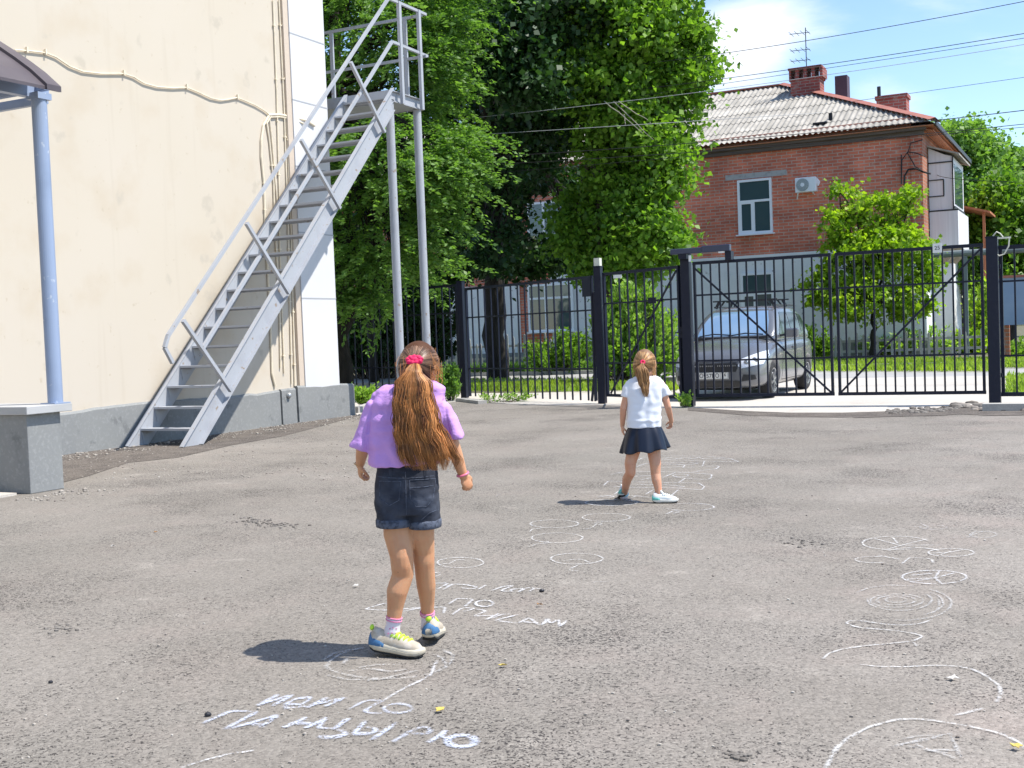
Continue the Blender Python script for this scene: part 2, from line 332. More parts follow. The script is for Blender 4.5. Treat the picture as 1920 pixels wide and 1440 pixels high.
M['rubble'] = mat('dark_rubble', (.13, .115, .10), .95, noise=[(6, 5, .4, .65, (.22, .20, .18))], bump=(30, .5, .01))
def chalk_mat(name, col, dens):
    m = bpy.data.materials.new(name); m.use_nodes = True; nt = m.node_tree; b = nt.nodes['Principled BSDF']; N = nt.nodes.new; L = nt.links.new
    b.inputs['Base Color'].default_value = (*col, 1); b.inputs['Roughness'].default_value = 1; b.inputs['Specular IOR Level'].default_value = .1
    tc = N('ShaderNodeTexCoord'); n = N('ShaderNodeTexNoise'); n.inputs['Scale'].default_value = 120; n.inputs['Detail'].default_value = 3; L(tc.outputs['Object'], n.inputs['Vector'])
    n2 = N('ShaderNodeTexNoise'); n2.inputs['Scale'].default_value = 9; L(tc.outputs['Object'], n2.inputs['Vector'])
    ad = N('ShaderNodeMath'); ad.operation = 'MULTIPLY_ADD'; L(n2.outputs['Fac'], ad.inputs[0]); ad.inputs[1].default_value = .45; L(n.outputs['Fac'], ad.inputs[2])
    mr = N('ShaderNodeMapRange'); mr.inputs[1].default_value = .83-dens*.3; mr.inputs[2].default_value = 1.0-dens*.3; mr.inputs[4].default_value = .30+.62*dens; L(ad.outputs[0], mr.inputs[0])
    at = N('ShaderNodeAttribute'); at.attribute_name = 'core'; mu = N('ShaderNodeMath'); mu.operation = 'MULTIPLY'; L(mr.outputs[0], mu.inputs[0]); L(at.outputs['Fac'], mu.inputs[1]); L(mu.outputs[0], b.inputs['Alpha'])
    return m
M['chalk'] = chalk_mat('white_chalk', (.70, .70, .72), .84)
M['chalk_blue'] = chalk_mat('bluish_chalk', (.62, .66, .78), .80)
M['chalk_thin'] = chalk_mat('worn_chalk', (.68, .67, .66), .86)
M['chalk_faint'] = chalk_mat('faint_chalk', (.54, .53, .52), .72)
# ------------------------------------------------------------------ ground
rng = np.random.default_rng(7); random.seed(7)
def sheet(name, poly, z, m, sub=None, **k):
    mb = MB(); mb.add([[p[0], p[1], z] for p in poly], [tuple(range(len(poly)))])
    return mk(name, mb, m, base=(0, 0, 0), **k)
sheet('ground', [(-300, -60), (300, -60), (300, 700), (-300, 700)], -.020, M['soil'], kind='structure')
# pale drive and pavement in front of the gate, then the street
sheet('driveway', [(-14.0, 16.6), (14, 16.6), (14, 27.6), (-8.1, 27.6), (-8.1, 23.8), (-26, 23.8), (-26, 19.0), (-14, 19.0)], -.008, M['concrete_road'], kind='structure')
sheet('street', [(-90, 27.6), (70, 27.6), (70, 33.3), (-90, 33.3)], -.012, M['road'], kind='structure')
edge_px = [(560, 800), (668, 779), (700, 767), (780, 760), (870, 752), (960, 757), (1060, 760), (1135, 759), (1210, 764), (1298, 766), (1390, 773), (1480, 777), (1570, 778), (1660, 775), (1740, 773), (1775, 768), (1800, 762), (1840, 764), (1880, 768), (1920, 768), (2100, 766), (2500, 762)]
eb = []
for i in range(len(edge_px)-1):
    for t in np.linspace(0, 1, 7)[:-1]:
        x = edge_px[i][0]*(1-t)+edge_px[i+1][0]*t; y = edge_px[i][1]*(1-t)+edge_px[i+1][1]*t
        p = GB(x, y); eb.append((p[0], p[1]+rng.normal(0, .035)))
sheet('asphalt_yard', [(-30, -12)] + [(-30, 15.0)] + eb + [(20, -12)][:1], 0, M['asphalt'], kind='structure')
mb = MB()
for (cx, cy, sx, sy, n) in ((478, 978, 20, 4, 70), (525, 986, 22, 3, 50), (1380, 1418, 12, 4, 25), (120, 1180, 20, 5, 30), (1500, 1020, 30, 5, 30)):
    for i in range(n):
        p = GB(rng.normal(cx, sx), rng.normal(cy, sy)); r = rng.uniform(.004, .016); mb.sph((p[0], p[1], r*.2), (r, r*rng.uniform(.6, 1), r*.5), 5, 3)
mk('asphalt_crumbs', mb, M['rubble'], base=(0, 0, 0), kind='stuff', label='dark asphalt crumbs broken out of the yard surface', cat='rubble')
# broken edge of the asphalt next to the gate
mb = MB()
for i in range(230):
    x = rng.uniform(1660, 1925); yy = np.interp(x, [1620, 1775, 1800, 1925], [776, 768, 762, 769]); p = GB(x, yy+rng.normal(0, 2))
    r = rng.uniform(.02, .07)*(1.6 if x > 1790 else .8); mb.sph((p[0], p[1], r*.15), (r, r*rng.uniform(.6, 1), r*.45), 6, 4, mi=int(x > 1800 and rng.uniform() < .35))
mk('broken_asphalt_edge', mb, (M['rubble'], M['gravel']), base=(0, 0, 0), kind='stuff', label='crumbled asphalt and stones lying along the yard edge by the right gate post', cat='rubble')
def wavy_strip(name, px0, px1, m, z, **k):
    a = [GB(*p)[:2] for p in px0]; b = [GB(*p)[:2] for p in px1][::-1]; sheet(name, [tuple(p) for p in a+b], z, m, **k)
wavy_strip('dirt_patch', [(1600, 778), (1700, 770), (1760, 768), (1800, 758), (1860, 760), (1925, 763)], [(1600, 784), (1700, 781), (1760, 780), (1800, 777), (1860, 780), (1925, 779)], M['dirt'], .005, kind='structure')
wavy_strip('dirt_patch', [(1290, 764), (1400, 771), (1480, 774), (1580, 774), (1680, 771)], [(1290, 770), (1400, 779), (1480, 782), (1580, 783), (1680, 778)], M['dirt'], .004, kind='structure')
wavy_strip('dirt_patch', [(90, 856), (240, 838), (335, 826), (430, 812), (530, 798), (600, 786), (668, 772)], [(90, 912), (165, 893), (240, 868), (335, 858), (430, 836), (530, 818), (600, 800), (668, 781)], M['dirt'], .004, kind='structure')
# loose gravel along the wall
mb = MB()
for i in range(1500):
    u = rng.uniform(7.2, 17.6); w = abs(rng.normal(0, .42)); v = -11.62+w
    if u < 9 : v = -8.62+abs(rng.normal(0, .25)) if u < 8 else v+rng.uniform(0, 1.7)
    r = rng.choice([.006, .009, .013, .02, .03], p=[.35, .3, .2, .12, .03]); mb.sph((v, u, r*.3), (r, r*rng.uniform(.6, 1), r*.6), 5, 3)
for i in range(500):
    p = GB(rng.uniform(130, 700), rng.uniform(790, 900)); r = rng.choice([.005, .008, .013]); mb.sph((p[0], p[1], r*.3), (r, r, r*.5), 5, 3)
mk('loose_gravel', mb, M['gravel'], base=(0, 0, 0), kind='stuff', label='loose gravel and rubble scattered along the foot of the cream wall', cat='gravel')
mb = MB(); mb.box2((-14.6, 17.55, -.02), (-12.0, 17.70, .10)); 
mb.bar(GB(668, 772)+A3(0, .1, .03), GB(712, 757)+A3(0, 0, .03), .12, .12)
mk('kerb', mb, M['kerb'], base=(-13, 17.6, 0), kind='structure')
mb = MB(); mb.bar(GB(862, 752)+A3(0, 0, .02), GB(905, 757)+A3(0, 0, .02), .18, .08)
mk('kerb', mb, M['kerb'], kind='structure')
for (v0, v1, u) in ((-40, -8.1, 27.5), (-60, 40, 33.4)):
    mb = MB(); mb.box2((v0, u-.07, -.02), (v1, u+.07, .10)); mk('kerb', mb, M['kerb'], base=((v0+v1)/2, u, 0), kind='structure')
mb = MB(); p = GB(1880, 770); mb.box2((p[0]-.25, p[1]-.1, 0), (p[0]+3, p[1]+.12, .10)); mk('kerb', mb, M['kerb'], kind='structure')
# thin slab by the porch
mb = MB(); mb.box2((-13.0, 5.2, -.01), (-8.93, 7.5, .022)); mk('porch_slab', mb, M['concrete_road'], kind='structure')

# ------------------------------------------------------------------ cream school building
WV = -11.68
school = empty('school_building', (-15, 12, 0), label='tall cream plastered building on the left with a grey plinth', cat='building')
mb = MB(); mb.box2((-26, -8, 0), (WV-.05, 16.50, 11.5)); mk('wall', mb, M['cream'], school)
# plinth, with a wavy top edge
def plinth(name, u0, u1, v, z, seed):
    r = np.random.default_rng(seed); n = max(2, int((u1-u0)/.18)); us = np.linspace(u0, u1, n); mb = MB(); sec = []
    for u in us:
        zz = z+r.normal(0, .008)+.02*math.sin(u*1.7); sec.append(np.array([[v-.6, u, 0], [v, u, 0], [v-.004+r.normal(0, .002), u, zz-.03], [v-.03, u, zz], [v-.6, u, zz]]))
    mb.loft(sec, True); return mk(name, mb, M['plinth'], school)
plinth('plinth', -8, 14.93, WV, .555, 1); plinth('plinth', 14.96, 15.33, WV+.012, .56, 2); plinth('plinth', 15.36, 16.95, WV+.03, .57, 3)
mb = MB(); mb.box2((WV-.20, 15.58, .5), (WV+.02, 16.53, 11.5)); pil = mk('pilaster', mb, M['pilaster'], school)
for z in (.95+1.07*i for i in range(1, 9)):
    mb = MB(); mb.box2((WV-.1, 15.575, z-.010), (WV+.0235, 16.535, z+.010)); mk('panel_joint', mb, M['joint'], pil)
mb = MB(); mb.box2((WV-.1, 15.45, .5), (WV-.0, 15.575, 11.5)); mk('shaded_return', mb, M['shade_strip'], school)  # brownish strip painting the shaded return beside the pilaster
def conduit(pts, r=.016, clip=True):
    mb = MB(); mb.tube(pts, r, 8)
    pts = np.asarray(pts)
    if clip:
        for a, b in zip(pts[:-1], pts[1:]):
            L = np.linalg.norm(b-a)
            for t in np.arange(.4, L, .85): c = a+(b-a)*t/L; mb.box(c, (.03, .055, .018) if abs(b[2]-a[2]) > abs(b[1]-a[1]) else (.03, .018, .055))
    mk('conduit', mb, M['conduit'], school, smooth=False)
wv = WV-.02
px = lambda x, y: PV(x, y, WV-.03)
for pts in ([(512, 0), (519, 180), (525, 420)], [(523, 0), (533, 210), (540, 420), (547, 720)], [(528, 0), (537, 215), (546, 440), (553, 724)],
            [(505, 218), (510, 262), (523, 420), (533, 700)]):
    conduit([px(*p) for p in pts], .012)
conduit([px(*p) for p in [(504, 217), (494, 235), (490, 262), (490, 295), (495, 345), (497, 420), (507, 600), (510, 700), (516, 724)]], .019)
conduit([px(*p) for p in [(508, 218), (500, 232), (505, 262), (513, 345), (515, 420), (524, 560), (526, 690)]], .014)
conduit([px(*p) for p in [(503, 216), (522, 215), (545, 219)]] + [PV(575, 226, WV+.04), PV(590, 236, WV+.04)], .022, False)
conduit([px(*p) for p in [(506, 220), (524, 219), (546, 223)]] + [PV(570, 232, WV+.04)], .014, False)
cp = [(28, 94), (50, 95), (85, 99), (105, 107), (130, 124), (155, 134), (190, 138), (232, 138), (250, 144), (270, 156), (295, 163), (325, 165), (350, 164), (370, 172), (395, 184), (415, 188), (430, 186), (445, 183), (462, 190), (480, 198), (495, 207), (504, 214)]
mb = MB(); P = np.array([px(*p) for p in cp]); mb.tube(P, .010, 8)
for i in (1, 2, 7, 12, 17): mb.box(P[i]+A3(.005, 0, .01), (.03, .02, .07))
mk('wall_cable', mb, M['conduit'], school, smooth=False)
mb = MB(); mb.sph((WV+.02, 15.12, .46), .045, 8, 6); mk('drain_pipe_stub', mb, M['steel'], school)

# ------------------------------------------------------------------ metal staircase
OV, IV = -10.68, -11.56                     # outer and inner stringer planes
st = empty('metal_staircase', (-11.1, 14, 0), label='steep grey metal fire staircase with open treads rising along the cream wall', cat='staircase')
GP = M['grey_paint']
s0, s1 = A3(0, 11.62, 0.0), A3(0, 17.0, 5.42)                   # lower edge line handled by depth
ang = math.atan2(5.42, 5.38); dirs = A3(0, math.cos(ang), math.sin(ang)); nrm = A3(0, -math.sin(ang), math.cos(ang))
def stringer(v, sgn):
    mb = MB(); a = A3(v, 11.62, .0); b = A3(v, 17.02, 5.44); dep = .26
    # web polygon cut level at the foot, flanges outward
    def line(off): return lambda u: (u-11.52)*math.tan(ang) - off
    top = line(0); bot = line(dep/math.cos(ang))
    f0 = 11.52; f1 = 11.52+dep/math.cos(ang)/math.tan(ang)
    poly = [(v, f0, 0), (v, f1, 0), (v, 17.0, bot(17.0)), (v, 17.0, top(17.0))]
    mb.prism(poly, (sgn*.008, 0, 0))
    for off, aa in ((0, f0), (dep/math.cos(ang), f1)):
        p = A3(v+sgn*.035, aa, .0); q = A3(v+sgn*.035, 17.0, (17.0-11.52)*math.tan(ang)-off)
        d = unit(q-p); mb.bar(p+d*.015, q, .07, .012, nrm)
    return mk('stringer', mb, GP, st)
stringer(OV, 1); stringer(IV, -1)
nt_ = 20
for i in range(nt_):
    z = .27*(i+1); u = 11.52+z/math.tan(ang)
    mb = MB(); mb.box2((IV, u-.03, z-.055), (OV, u+.22, z-.045)); mb.box2((IV, u-.032, z-.072), (OV, u-.026, z-.043)); mb.box2((IV, u+.214, z-.085), (OV, u+.22, z-.043))
    for v in (IV+.004, OV-.012): mb.prism([(v, u-.02, z-.086), (v, u+.21, z-.086), (v, u+.02, z-.25)], (.008, 0, 0))
    mk('tread', mb, GP, st)
# platform
mb = MB(); PZ = 5.50
mb.box2((-13.4, 16.99, PZ-.012), (OV, 18.05, PZ)); mb.box2((-13.4, 17.03, PZ-.17), (OV-.02, 18.0, PZ-.160))
mb.box2((-13.4, 16.99, PZ-.18), (OV, 17.0, PZ-.012)); mb.box2((-13.4, 18.04, PZ-.18), (OV, 18.05, PZ-.012)); mb.box2((OV-.05, 17.0, PZ-.18), (OV-.042, 18.04, PZ-.012))
mb.box2((OV-.05, 17.0, PZ-.19), (OV, 18.05, PZ-.18))
mk('platform', mb, GP, st)
for u in (17.08, 17.98):
    mb = MB(); mb.tube([(OV-.09, u, 0), (OV-.09, u, PZ-.185)], .072, 20); mb.box((OV-.09, u, .006), (.22, .22, .012)); mk('support_post', mb, GP, st)
RT, RM = 7.0, 6.27
def rail(name, pts, w=.045, h=.045):
    mb = MB()
    for a, b in zip(pts[:-1], pts[1:]): mb.bar(a, b, w, h, nrm if abs(b[2]-a[2]) > .2 and abs(b[1]-a[1]) > .2 else (0, 0, 1))
    return mk(name, mb, GP, st)
ov = OV+.06
rail('handrail', [A3(ov, 11.42, 1.10), A3(ov, 11.29, 1.30), A3(ov, 11.36, 1.45), A3(ov, 16.95, RT), A3(ov, 18.16, RT)])
rail('handrail', [A3(ov, 12.0, 1.28), A3(ov, 17.0, RM+.02), A3(ov, 18.16, RM)])
for (a, b) in (((11.61, 1.64), (12.47, .68)), ((12.96, 2.98), (13.84, 2.02)), ((14.30, 4.30), (15.22, 3.36)), ((15.69, 5.70), (16.60, 4.72))):
    mb = MB(); mb.bar((ov+.035, a[0], a[1]), (ov+.035, b[0], b[1]), .05, .05, nrm); mk('baluster', mb, GP, st)
for u in (17.26, 17.90):
    mb = MB(); mb.box2((ov-.02, u-.035, PZ-.21), (ov+.035, u+.035, RT+.02)); mk('baluster', mb, GP, st)
rail('handrail', [A3(-13.4, 18.03, 6.96), A3(-10.62, 18.03, 6.96)]); rail('handrail', [A3(-13.4, 18.03, 6.24), A3(-10.56, 18.03, 6.24)])
for v in (-12.56, -10.98, -13.3): mb = MB(); mb.box2((v-.035, 18.01, PZ), (v+.035, 18.05, 6.96)); mk('baluster', mb, GP, st)

# ------------------------------------------------------------------ porch canopy on its column, pedestal
M['cap'] = mat('pale_cap_concrete', (.42, .42, .42), .85, noise=[(3, 6, .45, .7, (.36, .36, .35))], bump=(60, .3, .003))
CB = toB(D(104, 752, 11.10)); CB = (CB[0], CB[1])
can = empty('entrance_canopy', (-8.95, 8.02, 0), label='dark arched porch canopy carried by a round blue column', cat='canopy')
BP = M['blue_paint']
mb = MB(); mb.tube([(*CB, .81), (*CB, 3.66)], .070, 24); c = mk('column', mb, BP, can); 
mb = MB(); mb.box((*CB, .816), (.19, .19, .012)); mk('base_plate', mb, BP, can)
mb = MB()
mb.bar((-12.2, 7.97, 3.80), (-8.78, 7.97, 3.80), .06, .11); mb.bar((-8.94, 5.6, 3.74), (-8.94, 8.1, 3.74), .08, .11); mb.bar((-11.9, 8.1, 3.70), (-8.94, 8.1, 3.70), .05, .08)
mb.box((*CB, 3.69), (.16, .16, .06)); mk('frame', mb, BP, can)
# arched sheet spanning along v; springs at v=-8.55
mb = MB(); sec = []; n = 22
for i in range(n+1):
    t = i/n; v = -8.50-4.2*t; z = 3.70+1.42*math.sin(min(1, t*1.15+.0)*math.pi/2)**.88
    sec.append((v, z))
for (u0, u1, th, off) in ((5.4, 7.86, .03, 0),):
    rings = [np.array([[v, u0, z], [v, u1, z], [v, u1, z-.03], [v, u0, z-.03]]) for v, z in sec]; mb.loft(rings)
rf = mk('roof_sheet', mb, M['canopy'], can, smooth=False)
mb = MB(); rings = [np.array([[v+.02, 7.862, z+.02], [v+.02, 7.70, z+.02], [v+.02, 7.70, z-.13*(1 if i else .25)], [v+.02, 7.862, z-.13*(1 if i else .25)]]) for i, (v, z) in enumerate(sec)]; mb.loft(rings); mk('edge_trim', mb, M['canopy'], can)
mb = MB(); mb.prism([(v, 7.69, z-.10) for v, z in sec if v < -8.9] + [(-12.7, 7.69, 3.84), (-8.95, 7.69, 3.84)], (0, -.02, 0)); mk('gable_panel', mb, M['canopy_in'], can)
ped = empty('concrete_pedestal', (-9.4, 8.0, 0), label='square grey concrete pedestal with pale cap slab under the blue column', cat='pedestal')
mb = MB(); mb.box2((-9.75, 7.58, 0), (-8.84, 7.97, .735)); mk('block', mb, M['plinth'], ped, bevel=.008)
mb = MB(); mb.box2((-9.85, 7.53, .735), (-8.775, 8.06, .81)); mk('cap_slab', mb, M['cap'], ped, bevel=.006)

# ------------------------------------------------------------------ fence and gates
FM = M['fence']
def post(p, z, w, label, z0=0, **k):
    mb = MB(); mb.box2((p[0]-w/2, p[1]-w/2, z0), (p[0]+w/2, p[1]+w/2, z)); 
    t = empty('fence_post', (p[0], p[1], 0), label=label, cat='post'); mk('shaft', mb, FM, t, bevel=.006)
    mb = MB(); mb.box((p[0], p[1], z+.008), (w+.015, w+.015, .016)); mk('cap', mb, FM, t); return t
def panel(name, a, b, z0, z1, nb, rails, label, cat, frame=.05, diag=None, barw=.025, rz0=None, group=None, ends=True):
    a = np.asarray(a, float); b = np.asarray(b, float); t = empty(name, ((a[0]+b[0])/2, (a[1]+b[1])/2, 0), label=label, cat=cat, group=group)
    d = b-a; L = np.linalg.norm(d); d3 = A3(d[0]/L, d[1]/L, 0); P = lambda s, z: A3(a[0], a[1], 0)+d3*s+A3(0, 0, z)
    for z in ([z1-frame/2] + ([z0+frame/2] if rz0 is None else [])): 
        mb = MB(); mb.bar(P(0, z), P(L, z), frame*.8, frame); mk('rail', mb, FM, t)
    for z in rails: mb = MB(); mb.bar(P(0, z), P(L, z), .022, .028); mk('rail', mb, FM, t)
    if ends:
        for s in (frame/2, L-frame/2): mb = MB(); mb.bar(P(s, z0), P(s, z1), frame, frame*.8, d3); mk('frame_upright', mb, FM, t)
    first = None
    for i in range(nb):
        s = L*(i+1)/(nb+1)
        if first is None:
            mb = MB(); mb.bar(P(s, z0), P(s, z1-.02), barw, barw, d3); first = mk('bar', mb, FM, t); s_0 = s
        else: copy_child(first, t, d3*(s-s_0))
    if diag:
        for (q, r) in diag: mb = MB(); mb.bar(P(q[0]*L, q[1])+A3(0, -.025, 0), P(r[0]*L, r[1])+A3(0, -.025, 0), .02, .03, d3); mk('brace', mb, FM, t)
    return t
gu = 18.6
p1298 = A3(-6.13, gu); p1862 = A3(-1.45, gu); p1130 = GB(1130, 756)[:2]; p870 = GB(872, 746)[:2]
post(p1298, 2.50, .15, 'thick dark gate post carrying the gate opener, left of the grey car'); post(p1862, 2.44, .16, 'thick dark post at the right end of the double gate')
t = post(p1130, 2.44, .13, 'dark post with a beige cap between low fence and wicket gate')
mb = MB(); mb.box2((p1130[0]-.055, p1130[1]-.055, 2.46), (p1130[0]+.055, p1130[1]+.055, 2.60)); mk('cap_block', mb, M['crest'], t)
post(p870, 2.44, .13, 'dark fence post with weeds at its foot, left of the braced panel')
def lock(t, v, u, z): mb = MB(); mb.box2((v-.03, u-.05, z-.09), (v+.10, u+.01, z+.09)); mb.bar((v-.08, u-.07, z), (v+.02, u-.07, z), .02, .02); mk('lock', mb, FM, t)
la = p1298+A3(.12, 0); mid = -3.745
gl = panel('gate_leaf', la, (mid-.03, gu), .15, 2.37, 14, (1.82, .745), 'left leaf of the dark double gate, the grey car behind it', 'gate leaf', diag=[((.01, 2.28), (.98, .2))], group='leaves of the double gate')
gr = panel('gate_leaf', (mid+.03, gu), p1862-A3(.12, 0), .15, 2.37, 14, (1.82, .745), 'right leaf of the dark double gate, young maple seen through it', 'gate leaf', diag=[((.02, .2), (.98, 2.28))], group='leaves of the double gate')
mb = MB(); mb.box2((-2.27, gu-.035, 2.27), (-2.14, gu-.025, 2.41)); mk('number_plate', mb, M['label_white'], gr)
def text(name, s, size, mat_, parent, mtx_cols, loc, base_parent=None, off=.003, bold=0, **k):
    cu = bpy.data.curves.new(name, 'FONT'); cu.body = s; cu.size = size; cu.extrude = .0015; cu.align_x = 'CENTER'; cu.align_y = 'CENTER'; cu.offset = bold
    tmp = bpy.data.objects.new('tmp', cu); COL.objects.link(tmp); dg = bpy.context.evaluated_depsgraph_get(); me = bpy.data.meshes.new_from_object(tmp.evaluated_get(dg)); bpy.data.objects.remove(tmp)
    me.materials.clear(); me.materials.append(mat_)
    vs = np.array([v.co for v in me.vertices]); C = np.array(mtx_cols).T; base, blk = FR[parent.name]
    vs = vs @ C.T + np.asarray(loc) - np.asarray(base)
    for v, c in zip(me.vertices, vs): v.co = c
    o = bpy.data.objects.new(name, me); COL.objects.link(o); o.parent = parent; FR[o.name] = (base, blk); return tag(o, **k)
text('numeral', '25', .08, M['black'], gr, [(1, 0, 0), (0, 0, 1), (0, -1, 0)], (-2.205, gu-.037, 2.34))
# wicket gate
wa = p1130+A3(.10, -.02); wb = A3(p1298[0]-.12, gu+.02)
wk = panel('wicket_gate', wa, wb, .12, 2.33, 8, (1.78, .72), 'narrow dark wicket gate, shrub behind it, between beige-capped post and opener post', 'gate', diag=[((.06, .18), (.97, 2.25))])
lock(wk, wb[0], wb[1], 1.22)
mb = MB(); q = wa+(wb-wa)*.23; mb.box2((q[0]-.1, q[1]-.04, 2.21), (q[0]+.05, q[1]-.02, 2.27)); mk('sticker', mb, M['label_white'], wk)
mb = MB(); q = wa+(wb-wa)*.66; mb.box2((q[0]-.07, q[1]-.05, 1.73), (q[0]+.07, q[1]-.02, 1.83)); mk('bracket', mb, FM, wk)
# panel between the 870 and 1130 posts
fp = panel('bar_fence', p870+unit(p1130-p870)*.17, p1130-unit(p1130-p870)*.16, .04, 2.30, 17, (1.68, .62), 'dark bar fence panel, darkened corner plate at its right end, facing the pale pavement', 'fence', rz0=1, group='dark bar fence panels')
dd = unit(p1130-p870); q = p1130-dd*.32
mb = MB(); mb.bar((*(q-dd*.12), 2.11), (*(q+dd*.14), 2.11), .05, .36); mk('corner_plate', mb, FM, fp)
mb = MB(); q0 = p1130-dd*.13; mb.bar((*(p1130-dd*.30), 0.03), (*(q0), .85), .03, .04); mb.bar((*(p1130-dd*.12), .85), (*(q0), 2.0), .05, .05); mb.bar((*(p1130-dd*.2), 0.03), (*(q0), 1.4), .03, .03); mk('strut', mb, FM, fp)
pl = PU(618, 545, 23.0); pl = A3(pl[0]-.4, pl[1])
panel('bar_fence', pl, p870-unit(p870-pl)*.12, .25, 2.40, 20, (1.80, .66), 'dark bar fence panel behind the staircase posts, between cream building and weeds', 'fence', rz0=1, group='dark bar fence panels')
pr = PU(1878, 745, 18.85)
rp = panel('bar_fence', (pr[0], 18.8), (pr[0]+2.6, 18.8), .10, 2.33, 11, (1.80, .70), 'dark bar fence panel at the right edge, blue metal sheet behind it', 'fence', frame=.06, group='dark bar fence panels')
mb = MB()
for z in (.42, 2.02): mb.box2((p1862[0], 18.68, z-.03), (pr[0]+.03, 18.76, z+.03))
mk('hinge', mb, FM, rp)
# cable loop on the right post
mb = MB(); a = A3(p1862[0]+.04, gu-.06, 2.46); mb.tube([a+A3(-.02, 0, 0), a+A3(.03, 0, .06), a+A3(.08, 0, .03), a+A3(.12, 0, -.03), a+A3(.20, -.01, -.04), a+A3(.19, -.01, -.16), a+A3(.13, -.01, -.27), a+A3(.06, 0, -.29), a+A3(.0, .02, -.25)], .011, 6)
mb.box(a+A3(.11, 0, -.035), (.22, .03, .025)); mk('cable_loop', mb, M['crest'], base=a, label='pale cable looped around the top of the right gate post', cat='cable')
# gate opener
go = empty('gate_opener', (-5.85, gu, 2.4), label='long dark gate opener box lying across the post top by the double gate', cat='gate opener')
mb = MB(); mb.bar((-6.33, gu-.13, 2.545), (-5.80, gu-.13, 2.545), .10, .09); mb.bar((-5.80, gu-.13, 2.555), (-5.33, gu-.13, 2.555), .11, .11); mk('housing', mb, mat('opener_paint', (.035, .045, .085), .35), go, bevel=.012)
mb = MB(); mb.box2((-6.2, gu-.16, 2.42), (-6.06, gu+.05, 2.50)); mb.box2((-5.42, gu-.15, 2.36), (-5.32, gu+.02, 2.50)); mk('bracket', mb, FM, go)
mb = MB(); mb.box2((-5.52, gu-.175, 2.475), (-5.42, gu-.15, 2.505)); mb.box2((-6.02, gu-.17, 2.37), (-5.99, gu-.12, 2.47)); mk('sticker', mb, M['label_white'], go)
# ------------------------------------------------------------------ two-storey brick house
HV, HU, EZ = -5.46, 42.5, 7.95
L0 = -46.0
house = empty('brick_house', (-20, HU, 0), label='long two-storey red brick house with white ground floor and grey corrugated roof', cat='house')
mb = MB(); mb.box2((L0, HU, 3.83), (HV-.36, HU+11, 8.2)); mk('wall', mb, M['brick'], house)
mb = MB(); mb.box2((HV-.36, HU-.03, 3.83), (HV, HU+11.0, 7.75)); mk('corner_brickwork', mb, M['brick_orange'], house)
mb = MB(); mb.box2((HV-.37, HU-.045, 3.83), (HV-.02, HU-.028, 7.75)); mk('corner_facing', mb, M['brick'], house)
mb = MB(); mb.box2((-19.6, HU-.04, 0), (HV+.02, HU+11.02, 3.85)); mk('ground_floor_wall', mb, M['whitewash'], house)
mb = MB(); mb.box2((L0, HU, 0), (-19.6, HU+10.9, 3.83)); mk('ground_floor_wall', mb, M['brick'], house)
mb = MB(); mb.box2((-24.8, HU-.05, .2), (-21.0, HU+.0, 3.3)); mk('whitewashed_bay', mb, M['whitewash'], house)
mb = MB(); mb.box2((L0, HU-.10, -.02), (HV+.1, HU+11.1, .55)); mk('plinth', mb, M['plinth'], house)
# cornice
mb = MB(); mb.box2((L0, HU-.16, 7.55), (HV+.08, HU+.02, 7.70)); mb.box2((L0, HU-.28, 7.70), (HV+.15, HU+.02, 7.86)); mk('cornice', mb, M['wood_dark'], house)
# roof: corrugated slopes
def slope(name, v0, v1, eu, ez, ru, rz, hip0, hip1, m, parent):
    """front or back slope between eave (u=eu) and ridge; hips cut on the right"""
    mb = MB(); wl = .20; nv = int((v1-v0)/wl*6); vs = np.linspace(v0, v1, nv); rows = 6
    k = 0; verts = []; faces = []
    for r in range(rows):
        t0 = r/rows; t1 = (r+1)/rows+.006
        idx0 = len(verts)
        for v in vs:
            # beyond the hip the sheet ends where v > hip line
            tm = 1.0
            if v > hip1: tm = max(0, (v1-v)/(v1-hip1))
            c = .028*math.sin(2*math.pi*v/wl)
            for t in (t0, t1):
                tt = min(t, tm); step = .018*(1-(tt-t0)*rows) if tt >= t0 else 0
                verts.append((v, eu+(ru-eu)*tt, ez+(rz-ez)*tt + c + step))
        for i in range(nv-1):
            v = vs[i]; tm = 1 if v <= hip1 else max(0, (v1-v)/(v1-hip1))
            if t0 < tm: a = idx0+2*i; faces.append((a, a+2, a+3, a+1))
    mb.add(verts, faces); o = mk(name, mb, m, parent, smooth=True); return o
roof = empty('roof', (-20, HU, 0)) if False else None
RU, RZ, RV = 48.0, 10.95, -11.43
ef = slope('roof', L0-.4, HV+.45, HU-.42, 7.93, RU, RZ, 0, RV, M['slate'], house)
mb = MB(); mb.add([(L0-.4, HU+11.4, 7.85), (HV+.45, HU+11.4, 7.85), (RV, RU, RZ-.06), (L0-.4, RU, RZ-.06)], [(0, 1, 2, 3)])
mb.add([(HV+.45, HU-.42, 7.87), (HV+.45, HU+11.4, 7.87), (RV, RU, RZ-.03)], [(0, 1, 2)]); mk('rear_roof', mb, M['slate'], house)
mb = MB()
mb.prism([(L0-.4, HU-.36, 7.80), (HV+.42, HU-.36, 7.80), (HV+.42, HU+11.3, 7.80), (L0-.4, HU+11.3, 7.80)], (0, 0, .03)); mk('soffit', mb, M['soffit'], house)
mb = MB()
h0 = A3(HV+.50, HU-.46, 7.98); h1 = A3(RV, RU, RZ+.05)
